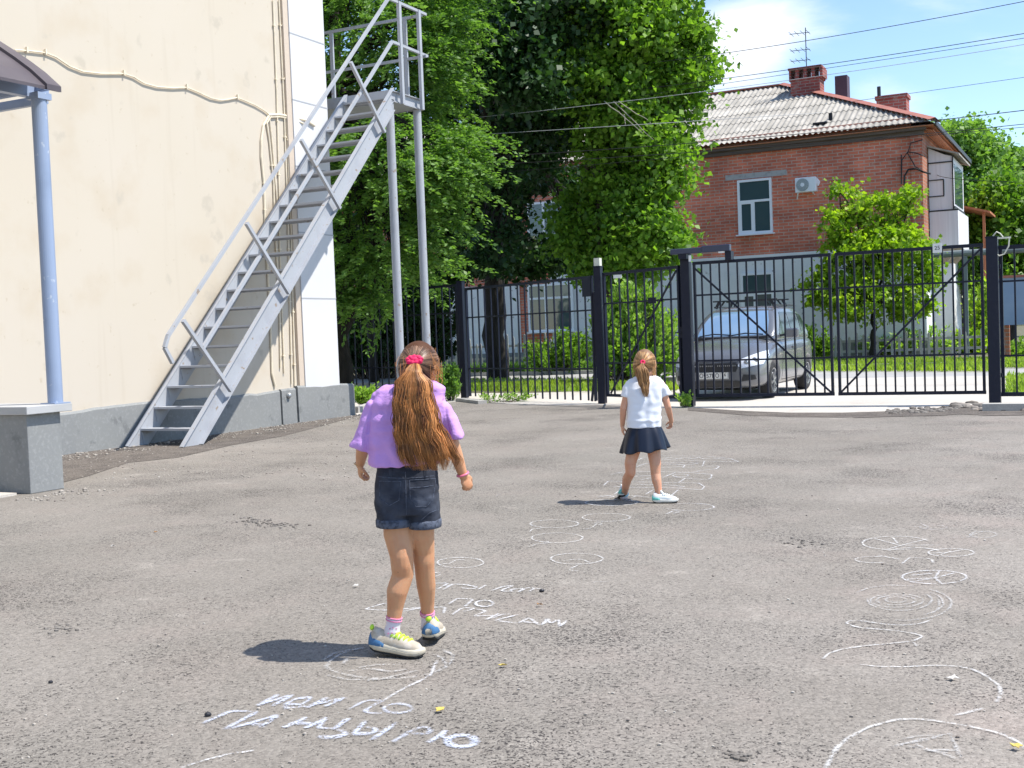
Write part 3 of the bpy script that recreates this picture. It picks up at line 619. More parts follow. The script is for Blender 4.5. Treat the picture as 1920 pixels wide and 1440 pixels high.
for s in (1,):
    dv = unit(h1-h0); sd_ = unit(np.cross(dv, (0, 0, 1)))
    mb.add([h0-sd_*.26+A3(0, 0, -.02), h0+A3(0, 0, .06), h1+A3(0, 0, .06), h1-sd_*.26+A3(0, 0, -.02)], [(0, 1, 2, 3)]); mb.add([h0+sd_*.26-A3(0, 0, .12), h0+A3(0, 0, .06), h1+A3(0, 0, .06), h1+sd_*.26-A3(0, 0, .12)], [(0, 3, 2, 1)])
mb.bar((L0, RU, RZ+.03), (RV, RU, RZ+.03), .3, .05); mk('ridge_cap', mb, M['rust_cap'], house)
mb = MB(); mb.bar((HV+.5, HU-.44, 7.88), (HV+.5, HU+11.4, 7.88), .04, .16); mk('eaves_board', mb, M['black'], house)
mb = MB(); q = PU(1556, 228, HU+.4); mb.box((q[0]-.05, q[1]+.4, 8.55), (.12, .1, .5)); mb.box((q[0]-.35, q[1]+.1, 8.42), (.5, .3, .06)); mk('roof_vent', mb, M['black'], house)
# chimneys
def chimney(label, p, q, u, depth, z0):
    a = PU(*p, u); b = PU(*q, u); v0, v1 = min(a[0], b[0]), max(a[0], b[0]); zt = max(a[2], b[2])
    mb = MB(); mb.box2((v0, u, z0), (v1, u+depth, zt)); return v0, v1, zt, mb
v0, v1, zt, mb = chimney('', (1482, 150), (1537, 150), 46.4, .8, 9.4); ch = mk('chimney', mb, M['brick_orange'] if False else brick_mat('chimney_brick', (.34, .075, .06), (.25, .055, .05), (.30, .22, .20)), house)
mb = MB(); w = (v1-v0+.1)/4
for i in range(5): mb.box2((v0-.05+i*w-(.05 if i else 0), 46.38, zt), (v0-.05+i*w+.07, 47.22, zt+.36))
mb.box2((v0-.08, 46.35, zt+.36), (v1+.08, 47.25, zt+.44)); mb.box2((v0-.05, 46.37, zt-.06), (v1+.05, 47.23, zt)); mk('flue_cap', mb, bpy.data.materials['chimney_brick'], ch)
v0, v1, zt, mb = chimney('', (1565, 143), (1588, 146), 47.5, .55, 8.9); mk('vent_shaft', mb, mat('purple_metal', (.07, .035, .055), .6), house)
v0, v1, zt, mb = chimney('', (1643, 181), (1699, 181), 47.0, .8, 8.4); ch2 = mk('chimney', mb, bpy.data.materials['chimney_brick'], house)
mb = MB(); mb.box2((v0-.05, 46.95, zt-.14), (v1+.05, 47.85, zt)); mk('flue_cap', mb, bpy.data.materials['chimney_brick'], ch2)
mb = MB(); q = PU(1648, 170, 47.2); mb.tube([(q[0], 47.2, zt-.1), (q[0], 47.2, zt+.40)], .07, 10); mk('flue_pipe', mb, M['black'], ch2)
an = PU(1512, 120, 46.5); ae = empty('tv_antenna', (an[0], 46.5, 10.9), label='thin TV antenna mast standing on the first brick chimney', cat='antenna')
mb = MB(); mb.tube([(an[0], 46.5, 10.9), (an[0], 46.5, 12.75)], .018, 6); mk('mast', mb, M['wire'], ae)
for z, l in ((12.55, .62), (11.9, .6), (11.5, .6)):
    mb = MB(); mb.bar((an[0]-l, 46.5, z+.03), (an[0]+.15, 46.5, z), .02, .02)
    for s in np.linspace(-.9, .15, 4): mb.bar((an[0]+s*l, 46.1, z+.02), (an[0]+s*l, 46.9, z+.02), .012, .012)
    mk('crossbar', mb, M['wire'], ae)
# windows
def window(v0, v1, z0, z1, kind, label=None, u=HU-.04, frame=.085):
    mb = MB(); f = frame; uu = u-.01
    def rect(a, b, c, d): mb.box2((a, uu-.05, c), (b, uu+.03, d))
    rect(v0, v0+f, z0, z1); rect(v1-f, v1, z0, z1); rect(v0+f, v1-f, z1-f, z1); rect(v0+f, v1-f, z0, z0+f)
    if kind == 'T':
        zt_ = z0+(z1-z0)*.60; rect(v0+f, v1-f, zt_-f/2, zt_+f/2); vm = v0+(v1-v0)*.46; rect(vm-f/2, vm+f/2, z0+f, zt_-f/2)
        w2 = .05; rect(v0+f, v0+f+w2, z0+f, zt_-f/2); rect(vm-f/2-w2, vm-f/2, z0+f, zt_-f/2); rect(v0+f+w2, vm-f/2-w2, z0+f, z0+f+w2); rect(v0+f+w2, vm-f/2-w2, zt_-f/2-w2, zt_-f/2)
    else:
        vm = v0+(v1-v0)*.4; rect(vm-f/2, vm+f/2, z0+f, z1-f)
        if kind == 'X': zt_ = z0+(z1-z0)*.7; rect(v0+f, vm-f/2, zt_-f/2, zt_+f/2); rect(vm+f/2, v1-f, zt_-f/2, zt_+f/2)
    w = mk('window', mb, M['pvc'], house)
    mb = MB(); mb.box2((v0+.02, uu-.012, z0+.02), (v1-.02, uu-.004, z1-.02)); mk('pane', mb, M['glass'], w)
    mb = MB(); mb.box2((v0-.08, uu-.14, z0-.05), (v1+.08, uu+.02, z0-.003)); mk('sill', mb, M['pvc'], w)
    mb = MB(); mb.box2((v0+.02, uu+.0, z0+.02), (v1-.02, uu+.02, z1-.02)); mk('room_interior', mb, M['dark_in'], w)
    return w
a = PU(1383, 338, HU); b = PU(1450, 436, HU)
window(a[0], b[0], 4.62, 6.60, 'T'); window(a[0]+.03, b[0]-.02, 1.30, 3.20, 'T', u=HU-.08)
mb = MB(); mb.box2((a[0]-.45, HU-.025, 6.64), (b[0]+.55, HU+.0, 6.84)); mk('lintel', mb, M['lintel'], house)
for (x0, x1) in ((990, 1066),):
    a = PU(x0, 400, HU); b = PU(x1, 400, HU); window(a[0], b[0], 4.6, 6.5, 'I'); window(a[0]-.1, b[0]+.1, 1.35, 3.25, 'X', u=HU-.08)
a = PU(722, 600, HU); window(a[0]-.1, a[0]+1.5, 1.2, 3.1, 'I', u=HU)
for x in (560, 880): a = PU(x, 400, HU); window(a[0], a[0]+1.4, 4.6, 6.5, 'I', u=HU)
# air conditioner
ac = empty('air_conditioner', (-9.35, HU, 5.9), label='white air conditioner unit mounted on the red brick wall', cat='air conditioner')
mb = MB(); mb.box2((-9.75, HU-.34, 5.94), (-9.02, HU-.06, 6.46)); mk('casing', mb, M['pvc'], ac, bevel=.02)
mb = MB(); mb.tube([(-9.48, HU-.345, 6.20), (-9.48, HU-.37, 6.20)], .22, 24); fg = mk('fan_grille', mb, mat('grille_grey', (.22, .27, .28), .5), ac)
mb = MB(); mb.tube([(-9.48, HU-.371, 6.20), (-9.48, HU-.378, 6.20)], .07, 14)
for k in range(5):
    r_ = .20-.03*k; pts = [(-9.48+r_*math.cos(t), HU-.376, 6.2+r_*math.sin(t)) for t in np.linspace(0, 2*math.pi, 25)]; mb.tube(pts, .004, 5, False)
mk('grille_ring', mb, M['pvc'], fg)
mb = MB(); mb.bar((-9.66, HU-.3, 5.93), (-9.74, HU-.1, 5.74), .04, .04); mb.bar((-9.15, HU-.3, 5.93), (-9.15, HU-.02, 5.86), .04, .04); mb.bar((-9.02, HU-.15, 6.2), (-8.98, HU-.05, 6.35), .05, .2); mk('bracket', mb, M['pvc'], ac)
# enclosed balcony on the right-hand end
bal = empty('enclosed_balcony', (HV+.5, 45, 3.7), label='white sheet-clad balcony box on the right end of the brick house', cat='balcony')
mb = MB(); mb.prism([(HV+.02, 43.9, 5.05), (HV+.02, 43.9, 7.28), (HV+.56, 43.9, 7.0), (HV+.82, 43.9, 6.92), (HV+.82, 43.9, 5.05)], (0, 3.4, 0)); mk('upper_cladding', mb, M['balcony'], bal)
mb = MB(); mb.box2((HV+.02, 43.85, 3.75), (HV+.96, 47.4, 5.04)); mk('lower_cladding', mb, M['balcony'], bal)
mb = MB()
mb.box2((HV+.80, 43.86, 5.04), (HV+.84, 43.92, 6.93)); mb.box2((HV+.02, 43.84, 5.03), (HV+.98, 43.90, 5.08)); mb.box2((HV+.02, 43.86, 6.72), (HV+.82, 43.895, 6.76))
mb.box2((HV+.02, 43.87, 6.12), (HV+.52, 43.895, 6.155)); mb.box2((HV+.02, 43.87, 5.55), (HV+.52, 43.895, 5.585)); mb.box2((HV+.49, 43.87, 5.585), (HV+.53, 43.895, 6.12)); mb.box2((HV+.83, 44, 5.1), (HV+.86, 47.2, 5.2)); mk('edge_strip', mb, M['black'], bal)
mb = MB(); mb.prism([(HV, 43.7, 7.30), (HV, 43.7, 7.36), (HV+1.05, 43.7, 7.0), (HV+1.05, 43.7, 6.94)], (0, 3.9, 0)); mk('balcony_roof', mb, M['slate'], bal)
mb = MB(); mb.box2((HV+.825, 44.3, 5.3), (HV+.835, 46.9, 6.7)); mk('pane', mb, M['glass'], bal)
mb = MB(); mb.prism([(HV+.02, 43.9, 3.74), (HV+.94, 43.9, 3.74), (HV+.5, 43.9, 3.25), (HV+.02, 43.9, 3.1)], (0, 3.3, 0)); mk('underside', mb, mat('rusty_underside', (.30, .22, .15), .9, noise=[(4, 6, .4, .7, (.42, .36, .28))]), bal)
mb = MB(); mb.box2((HV+.05, 44.1, 0), (HV+.75, 44.7, 3.2)); mk('pillar', mb, mat('white_pillar', (.68, .66, .66), .85), bal)
# orange boards under the end eaves, downpipe, wall wires
mb = MB()
for k in range(4): mb.bar((HV+.05+.1*k, 42.45, 7.74-.02*k), (HV+.05+.1*k, 50, 7.74-.02*k), .07, .03)
mk('eaves_boards', mb, M['soffit'], house)
def wirepx(pts, u, r=.02, name='wall_wire'):
    mb = MB(); mb.tube([PU(x, y, u) for x, y in pts], r, 6); mk(name, mb, M['wire'], house)
wirepx([(1695, 395), (1696, 330), (1703, 318), (1718, 316), (1730, 322), (1745, 326)], 42.3, .035)
wirepx([(1690, 290), (1690, 345)], 42.42, .02); wirepx([(1730, 262), (1708, 268), (1702, 288), (1716, 312), (1732, 322)], 42.25, .02)
wirepx([(1690, 345), (1691, 300), (1702, 285), (1718, 287), (1735, 294)], 42.3, .018)

# blue sheet fence, brown roof edge at far right
bs = empty('blue_metal_fence', (2.4, 33.5, 0), label='blue-grey metal sheet hoarding behind the right fence panel', cat='hoarding')
a = PU(1868, 543, 36.0); b = PU(2150, 543, 36.0)
mb = MB(); mb.box2((a[0], 36.0, 1.02), (b[0], 36.06, 2.35)); mk('sheet', mb, M['shed_blue'], bs)
mb = MB(); mb.box2((a[0], 35.94, 2.35), (b[0], 36.1, 2.42)); mk('top_cap', mb, M['rust_cap'], bs)
for x in (1885, 2000): q = PU(x, 640, 36.2); mb = MB(); mb.box2((q[0]-.12, 36.08, -.02), (q[0]+.12, 36.3, 1.6)); mk('brick_pier', mb, M['brick_orange'], bs)
q = PU(1800, 380, 50); mb = MB(); mb.prism([(q[0]-.8, 50, 5.9), (q[0]+1.1, 50, 5.35), (q[0]+1.1, 54, 5.35), (q[0]-.8, 54, 5.9)], (0, 0, .08)); 
for s in (0, 1): mb.box2((q[0]-.6+s*1.4, 50.2, 0), (q[0]-.5+s*1.4, 50.3, 5.5))
mk('shed_roof', mb, M['soffit'], label='orange-brown lean-to roof among trees behind the white balcony', cat='roof')
# pale gas pipe crossing behind the right gate leaf
mb = MB(); a = PU(1700, 487, 40.5); b = PU(2000, 470, 40.5); mb.tube([(a[0], 40.5, 3.35), (b[0], 40.5, 3.35)], .11, 10); mb.box2((b[0]-3, 40.45, -.02), (b[0]-2.9, 40.55, 3.3)); mb.box2((a[0]+.1, 40.45, -.02), (a[0]+.2, 40.55, 3.3))
mk('overhead_pipe', mb, mat('pipe_green', (.16, .19, .20), .6), label='grey overhead pipe running right from the brick house corner', cat='pipe')

# picket fences
def picket(x0, x1, u, z, label, seed):
    r = np.random.default_rng(seed); a = PU(x0, 660, u)[0]; b = PU(x1, 660, u)[0]; t = empty('picket_fence', ((a+b)/2, u, 0), label=label, cat='fence', group='low picket fences')
    for zz in (z*.35, z*.75): mb = MB(); mb.bar((a, u, zz), (b, u, zz+.02), .04, .08); mk('rail', mb, M['picket'], t)
    n = min(95, int((b-a)/.22)); 
    for i in range(n):
        v = a+(b-a)*(i+.5)/n; h = z*r.uniform(.85, 1.15); tl = r.normal(0, .03); w = .075
        mb = MB(); mb.prism([(v-w/2, u-.05, -.02), (v+w/2, u-.05, -.02), (v+w/2+tl, u-.05, h-.06), (v+tl, u-.05, h), (v-w/2+tl, u-.05, h-.06)], (0, .025, 0)); mk('picket', mb, M['picket'], t)
picket(1560, 1850, 39.6, .85, 'low weathered picket fence in front of the white wall, right of the car', 1)
picket(600, 1180, 38.5, 1.15, 'low grey picket fence under the dark trees, behind the bar fence', 2)

# ------------------------------------------------------------------ power lines
M['wire_sunlit'] = mat('sunlit_wire', (.34, .35, .36), .5)  # wire copy with sunlight painted in as a paler grey
def wire(pts, label, r=.012):
    W = []
    for (x, y, Y) in pts: W.append(D(x, y, Y))
    W = np.array(W); t = np.linspace(0, 1, len(W)); tt = np.linspace(0, 1, 24)
    P = np.stack([np.interp(tt, t, W[:, i]) for i in range(3)], 1)
    if len(W) > 2:
        c = [np.polyfit(t, W[:, i], 2) for i in range(3)]; P = np.stack([np.polyval(c[i], tt) for i in range(3)], 1)
    mb = MB(); mb.tube(P, r*.62, 5); mk('power_line', mb, M['wire_sunlit'] if 'pale' in label else M['wire'], blk=False, label=label, cat='power line')
wire([(2300, -75, 21), (1920, 0, 23), (1640, 57, 25), (1345, 102, 28), (1180, 122, 30)], 'topmost power line, crossing the open sky from upper right to the maple')
wire([(2300, 0, 21), (1920, 57, 23), (1640, 110, 25), (1350, 150, 28), (1150, 172, 30)], 'upper of the close pair of power lines passing over the first chimney')
wire([(2300, 14, 21), (1920, 67, 23), (1640, 117, 25), (1340, 160, 28), (1150, 186, 30)], 'lower of the close pair of power lines passing over the first chimney', .009)
wire([(2300, 20, 21), (1920, 78, 23), (1600, 135, 25), (1360, 167, 27), (1133, 194, 28), (827, 227, 30)], 'pale thin power line running from upper right deep into the dark tree', .010)
wire([(2300, 90, 22), (1920, 145, 24), (1600, 190, 26), (1500, 203, 48)][:3], 'single thin power line reaching the roof between vent shaft and second chimney', .008)
wire([(2300, 160, 21), (1920, 203, 23), (1741, 227, 24), (1500, 250, 26), (1307, 268, 27), (1060, 287, 28), (800, 300, 30)], 'thick power line skimming the eaves corner of the brick house', .014)
wire([(2300, 190, 21), (1920, 228, 23), (1740, 248, 24), (1420, 276, 26), (1207, 297, 27), (800, 313, 30)], 'power line just below the eaves line, second from the bottom', .012)
wire([(2300, 205, 21), (1920, 238, 23), (1700, 257, 24), (1420, 282, 26), (1200, 303, 27), (900, 326, 30)], 'lowest power line along the brick wall top, into dark leaves', .009)
wire([(1540, 212, 27), (1307, 225, 27), (1060, 244, 28), (863, 254, 30)], 'pale power line crossing the maple crown below the cut branch', .011)
wire([(2300, 345, 30), (1920, 342, 34), (1840, 337, 38), (1745, 326, 42.2)], 'black cable leading right from the white balcony into trees', .016)

# ------------------------------------------------------------------ distant building under the sun? (none) ; litter
def litter(x, y, s, m, lab, cat='leaf'):
    p = G(x, y); mb = MB(); a = random.uniform(0, 6); n = 9; pts = []
    for i in range(n): r = s*(1 if i % 2 else .55)*random.uniform(.8, 1.1); pts.append((p[0]+r*math.cos(a+i*2*math.pi/n), p[1]+r*math.sin(a+i*2*math.pi/n)*.8, .008+.012*random.random()))
    mb.prism(pts, (0, 0, .002)); mk('fallen_leaf' if cat == 'leaf' else 'pebble', mb, m, blk=False, label=lab, cat=cat)
litter(825, 1336, .022, M['yellow_leaf'], 'yellow dry leaf lying above the right end of the bottom chalk word')
litter(943, 1252, .018, M['yellow_leaf'], 'small yellow leaf lying right of the front girl, level with her shoes')
litter(1012, 1138, .018, M['dry_leaf'], 'small brown leaf between the middle chalk writing and its dark stone')
litter(1906, 1407, .020, M['yellow_leaf'], 'orange leaf lying on the big chalk arc in the bottom right corner')
litter(1786, 1276, .024, M['stone'], 'pale bark chip lying inside the lower right chalk loop', 'chip')
litter(668, 1102, .018, M['stone'], 'pale chip left of the front girl\'s calf', 'chip')
litter(652, 1093, .014, M['stone'], 'smallest pale chip left of the front girl\'s calf', 'chip')
litter(212, 1027, .020, M['stone'], 'lone pale chip on bare asphalt below the concrete pedestal', 'chip')
litter(292, 1001, .018, M['dry_leaf'], 'brown chip on asphalt right of the lone pale chip', 'chip')
litter(215, 832, .05, M['dry_leaf'], 'brown dry leaf standing at the foot of the inner stair stringer')
for (x, y, s, lab) in ((1016, 1110, .014, 'dark stone at the end of the middle chalk writing'), (390, 1343, .013, 'dark stone at the left tip of the bottom chalk word'), (95, 1281, .010, 'dark stone on asphalt near the lower left border')):
    p = G(x, y); mb = MB(); mb.sph(p+A3(0, 0, s*.5), (s, s*.8, s*.7), 8, 6); mk('stone', mb, M['black'], blk=False, label=lab, cat='stone')
mb = MB()
for i in range(900):
    x = rng.uniform(-200, 2100); y = rng.uniform(790, 1440); p = G(x, y); r = rng.choice([.003, .005, .008], p=[.55, .35, .1])
    mb.sph(p+A3(0, 0, r*.4), (r, r, r*.6), 5, 3)
mk('scattered_grit', mb, M['gravel'], base=(0, 0, 0), blk=False, kind='stuff', label='small pale grit scattered over the asphalt yard', cat='grit')
# ------------------------------------------------------------------ vegetation
def leaf_object(name, P, S, Dv, Nv, rnd, m, parent=None, base=None, aspect=.45, **k):
    """diamond leaves: P foot, Dv length direction, Nv leaf normal"""
    n = len(P); Dv = Dv/(np.linalg.norm(Dv, axis=1)[:, None]+1e-9); T = np.cross(Nv, Dv); T /= np.linalg.norm(T, axis=1)[:, None]+1e-9
    S = S[:, None]; N2 = np.cross(Dv, T)
    a = P; c = P+Dv*S; b = P+Dv*S*.45+T*S*aspect+N2*S*.10; d = P+Dv*S*.45-T*S*aspect+N2*S*.10
    base = FR[parent.name][0] if parent is not None else np.asarray(base, float)
    vs = (np.stack([a, b, c, d], 1).reshape(-1, 3)-base).astype(np.float32)
    me = bpy.data.meshes.new(name); me.vertices.add(4*n); me.vertices.foreach_set('co', vs.ravel())
    me.loops.add(4*n); me.loops.foreach_set('vertex_index', np.arange(4*n, dtype=np.int32)); me.polygons.add(n)
    me.polygons.foreach_set('loop_start', np.arange(0, 4*n, 4, dtype=np.int32)); me.polygons.foreach_set('loop_total', np.full(n, 4, dtype=np.int32))
    at = me.attributes.new('rnd', 'FLOAT', 'FACE'); at.data.foreach_set('value', np.clip(rnd, 0, 1).astype(np.float32))
    me.materials.append(m); me.update(); me.validate()
    o = bpy.data.objects.new(name, me); COL.objects.link(o)
    if parent is not None: o.parent = parent; FR[o.name] = FR[parent.name]
    else: place(o, base, False)
    return tag(o, **k)
def rdir(n): v = rng.normal(size=(n, 3)); return v/np.linalg.norm(v, axis=1)[:, None]
def limb(mb, a, b, r0, r1, bend=.12, n=8):
    a = np.asarray(a, float); b = np.asarray(b, float); L = np.linalg.norm(b-a); t = np.linspace(0, 1, n)[:, None]
    P = a+(b-a)*t + rng.normal(0, bend*L*.25, (1, 3))*np.sin(math.pi*t)+A3(0, 0, 1)*(-bend*L*.4)*np.sin(math.pi*t)*0
    P[1:-1] += rng.normal(0, .012*L, (n-2, 3)); mb.tube(P, np.linspace(r0, r1, n), 8); return P
def tree(name, label, cat, foot, fork, blobs, nclump, nleaf, leaf, clump_r, m, bark='bark', trunk_r=.2, droop=0, group=None, shell=.55, extra_limbs=()):
    """blobs: (px, py, Y, rx_px, ry_px[, rdepth m]); crown clumps are spread through them"""
    foot = np.asarray(foot, float); t = empty(name, foot, blk=False, label=label, cat=cat, group=group); LR = leaf
    C = []; W = []
    for b in blobs:
        c = D(b[0], b[1], b[2]); s = b[2]/F; r = A3(b[3]*s, (b[5] if len(b) > 5 else b[3]*s), b[4]*s); C.append((c, r)); W.append(r[0]*r[1]*r[2])
    W = np.array(W)**.67; W /= W.sum(); which = rng.choice(len(C), nclump, p=W)
    dr = rdir(nclump); rad = rng.uniform(shell**3, 1, nclump)**(1/3)
    cc = np.array([C[w][0]+C[w][1]*d*q for w, d, q in zip(which, dr, rad)])
    cc = cc[cc[:, 2] > .25]; nc = len(cc)
    clv = rng.uniform(0, .5, nc); idx = rng.integers(0, nc, nleaf)
    cr = clump_r*rng.uniform(.6, 1.4, nc)
    off = rng.normal(0, .5, (nleaf, 3)); off[:, 2] *= .6; P = cc[idx]+off*cr[idx][:, None]
    if droop:   # sprays: leaves strung along arching twigs
        ctr = np.average([c for c, r in C], axis=0, weights=W); out = cc-ctr; out[:, 2] = 0; out /= np.linalg.norm(out, axis=1)[:, None]+1e-6
        tw = out+rng.normal(0, .6, (nc, 3)); tw[:, 2] = -droop*rng.uniform(-.1, 1.0, nc); tw /= np.linalg.norm(tw, axis=1)[:, None]
        s = rng.uniform(0, 1, nleaf); L = cr*2.9
        P = cc[idx]+tw[idx]*(s*L[idx])[:, None]-A3(0, 0, 1)*((s**2)*L[idx]*.25)[:, None]+rng.normal(0, .03, (nleaf, 3))
        sdv = np.cross(tw[idx], A3(0, 0, 1)); Dv = tw[idx]*.75+sdv*rng.choice([-1, 1], nleaf)[:, None]+rdir(nleaf)*.35
    else: Dv = rdir(nleaf); Dv[:, 2] -= .35
    Nv = rdir(nleaf)*.8+A3(0, 0, .55)+unit(off.mean(0)+A3(0, 0, 1))*.2
    S = leaf*rng.uniform(.45, 1.35, nleaf); rnd = clv[idx]+rng.uniform(0, .5, nleaf)
    mb = MB(); fork = np.asarray(fork, float); limb(mb, foot-A3(0, 0, .1), fork, trunk_r*1.25, trunk_r*.8, .06, 12)
    k = 0
    for c, r in C:
        e = limb(mb, fork+rng.normal(0, .05, 3), c+A3(0, 0, r[2]*.1), trunk_r*.55, trunk_r*.16, .15, 9)
        near = np.argsort(np.linalg.norm(cc-c, axis=1))[:40]
        for q in rng.choice(near, min(12, len(near)), replace=False): s = e[rng.integers(3, 9)]; limb(mb, s, cc[q], trunk_r*.15, trunk_r*.035, .12, 5)
    for (a, b, r) in extra_limbs: limb(mb, a, b, r, r*.5, .1, 10)
    mk('trunk', mb, M[bark], t, smooth=True)
    leaf_object('crown', P, S, Dv, Nv, rnd, m, t, aspect=.24 if droop else .45); return t
def g3(x, Y, z=0): p = D(x, 620, Y); return A3(p[0], Y, z)

# big dark tree whose trunk stands left of centre
tree('broadleaf_tree', 'tall dark tree before the brick house, left of the bright maple', 'tree', g3(930, 34), D(935, 255, 34),
     [(960, 60, 29.5, 75, 80), (1010, 150, 29.5, 70, 60), (900, 130, 29.5, 60, 70), (940, 350, 33, 45, 60), (930, 460, 33, 60, 50), (1010, 230, 32, 60, 40), (1040, 20, 30, 80, 60), (960, 90, 34.5, 120, 150), (880, -40, 35, 130, 120), (1060, -60, 35.5, 170, 130), (900, 190, 35.5, 75, 75), (1040, 190, 35, 90, 90), (1000, 300, 34.5, 45, 40),
      (930, 450, 39, 70, 80), (900, 390, 39.5, 60, 70), (1085, 420, 39, 28, 90), (1010, 340, 39.5, 100, 28), (1000, 480, 39, 110, 40), (860, 480, 39, 50, 60), (840, 100, 37, 60, 120), (960, 260, 38, 110, 40)], 1250, 88000, .17, .55, M['leaf_shaded'], 'bark_shaded', .27, shell=.2,  # blobs close to the facade are added to stand in for its shade
     extra_limbs=[(D(940, 240, 34), D(1035, 30, 33), .24), (D(935, 250, 34), D(870, 20, 34.5), .2), (D(1010, 100, 33.5), D(1060, -90, 33.5), .14)])
# bright maple with foliage down to the fence
tree('maple_tree', 'large bright green maple covering the middle of the brick house, leaves down to the fence', 'tree', g3(1125, 31.5), D(1120, 240, 31.5),
     [(1180, 60, 31, 140, 90), (1240, 150, 31.5, 85, 90), (1130, 160, 30.5, 85, 60), (1130, -40, 31, 110, 90), (1235, -70, 31, 120, 80), (1290, 115, 31.5, 48, 70),
      (1180, 250, 31, 95, 75), (1235, 330, 31, 55, 75), (1200, 430, 31, 75, 75), (1150, 500, 31.5, 70, 45), (1090, 430, 32, 50, 80), (1250, 440, 31.5, 38, 55), (1150, 340, 31.5, 60, 60), (1285, 225, 31.5, 32, 55)],
     800, 62000, .155, .50, M['leaf_maple'], 'bark', .24, shell=.35, extra_limbs=[(D(1125, 250, 31.5), D(1120, 520, 31.5), .2)])
# pale cut branches hanging in the maple
mb = MB()
for a, b in (((1133, 190), (1205, 250)), ((1150, 190), (1225, 262)), ((1160, 190), (1215, 225)), ((1170, 215), (1172, 235))): limb(mb, D(*a, 29.0), D(*b, 28.8), .014, .007, .1, 6)
mk('cut_branch', mb, mat('bare_branch', (.30, .28, .22), .9), blk=False, smooth=True, label='bare pale twigs hanging on the power line in front of the maple', cat='branch')
# feathery tree behind the staircase
tree('elm_tree', 'feathery light green tree with drooping sprays, behind the metal staircase', 'tree', g3(640, 27), D(628, 170, 27),
     [(700, 40, 27, 140, 110), (640, -60, 27, 120, 100), (790, 80, 26.5, 75, 70), (740, 290, 26, 120, 80), (835, 280, 25.8, 60, 55), (800, 330, 25.8, 60, 60), (690, 430, 26, 85, 80), (640, 260, 27, 60, 120), (790, 400, 26, 65, 75), (760, 180, 27, 80, 60), (655, 545, 26, 42, 40), (705, 560, 26, 40, 28), (740, 480, 26.5, 85, 35), (820, -40, 27, 90, 70)],
     1500, 82000, .125, .36, M['leaf_elm'], 'bark_shaded', .2, droop=.8, shell=.45, extra_limbs=[(D(628, 180, 27), D(615, -60, 27), .16)])
tree('broadleaf_tree', 'dark shaded tree glimpsed low behind the feathery tree, over the bar fence', 'tree', g3(700, 36), D(705, 420, 36),
     [(700, 420, 37, 120, 110), (820, 470, 37.5, 80, 70), (740, 560, 38, 90, 40), (640, 250, 37, 90, 120), (640, 560, 38, 40, 60), (800, 250, 37, 70, 110), (820, 380, 38, 60, 80)], 520, 32000, .16, .5, M['leaf_shaded'], 'bark_shaded', .13, shell=.2)
# young maple before the house
tree('young_maple', 'young yellow-green maple before the brick corner, seen through the right gate leaf', 'tree', g3(1634, 37.6), D(1637, 575, 37.6),
     [(1640, 470, 37.6, 72, 55), (1590, 500, 37.4, 60, 70), (1690, 480, 37.4, 60, 60), (1600, 390, 37.6, 32, 40), (1660, 400, 37.6, 45, 40), (1575, 365, 37.6, 10, 36), (1665, 375, 37.6, 10, 36), (1710, 375, 37.6, 18, 40), (1560, 430, 37.5, 30, 35), (1620, 570, 37.3, 80, 35), (1700, 560, 37.4, 55, 40), (1540, 545, 37.4, 30, 30), (1735, 520, 37.4, 30, 45)],
     380, 14500, .155, .30, M['leaf_young'], 'bark_shaded', .085, shell=.15)
# shrub behind the wicket
def shrub(label, foot, blobs, nst, nleaf, leaf, m, up=1.2, name='shrub', cat='shrub', stem_r=.014, group=None):
    foot = np.asarray(foot, float); t = empty(name, foot, blk=False, label=label, cat=cat, group=group); mb = MB(); Ps = []; Ds = []; k = 0; ids = []
    for i in range(nst):
        b = blobs[i % len(blobs)]; c = D(b[0], b[1], b[2]); s = b[2]/F; tip = c+A3(rng.uniform(-1, 1)*b[3]*s, rng.uniform(-1, 1)*b[3]*s, rng.uniform(-1, 1)*b[4]*s)
        tip[2] = max(tip[2], .12); a = A3(foot[0]+(tip[0]-foot[0])*.45*rng.uniform(.5, 1.2), foot[1]+(tip[1]-foot[1])*.45, .0)
        P = limb(mb, a, tip, stem_r, stem_r*.3, .15, 6); q = nleaf//nst; s_ = rng.uniform(.15, 1, q)**.7
        X = np.stack([np.interp(s_, np.linspace(0, 1, 6), P[:, j]) for j in range(3)], 1)+rng.normal(0, leaf*.35, (q, 3)); Ps.append(X); Ds.append(rdir(q)+unit(P[-1]-P[0])*up); ids.append(np.full(q, rng.uniform(0, .45)))
    P = np.concatenate(Ps); P[:, 2] = np.maximum(P[:, 2], .01); Dv = np.concatenate(Ds); n = len(P); mk('stems', mb, M['bark'], t)
    leaf_object('foliage', P, leaf*rng.uniform(.6, 1.3, n), Dv, rdir(n)+A3(0, 0, .5), np.concatenate(ids)+rng.uniform(0, .55, n), m, t, aspect=.3); return t
shrub('dense light green shrub behind the wicket gate', g3(1185, 28.6), [(1180, 640, 28.6, 75, 50), (1150, 600, 28.6, 45, 40), (1215, 600, 28.6, 50, 45), (1190, 570, 28.6, 35, 45), (1240, 640, 28.6, 35, 40), (1165, 560, 28.7, 20, 25), (1215, 560, 28.5, 20, 25)], 340, 22000, .12, M['leaf_bush'])
shrub('dark shrubs added to stand in for shade before the brick facade, behind the left bar fence', g3(700, 39.5), [(650, 600, 39.5, 50, 60), (700, 600, 39.6, 30, 50), (790, 600, 39.4, 50, 60), (840, 590, 39.4, 30, 70)], 200, 14000, .17, M['leaf_shaded'], name='shade_hedge', cat='shade_hedge', stem_r=.02)  # dark foliage added where the facade only lies in shade
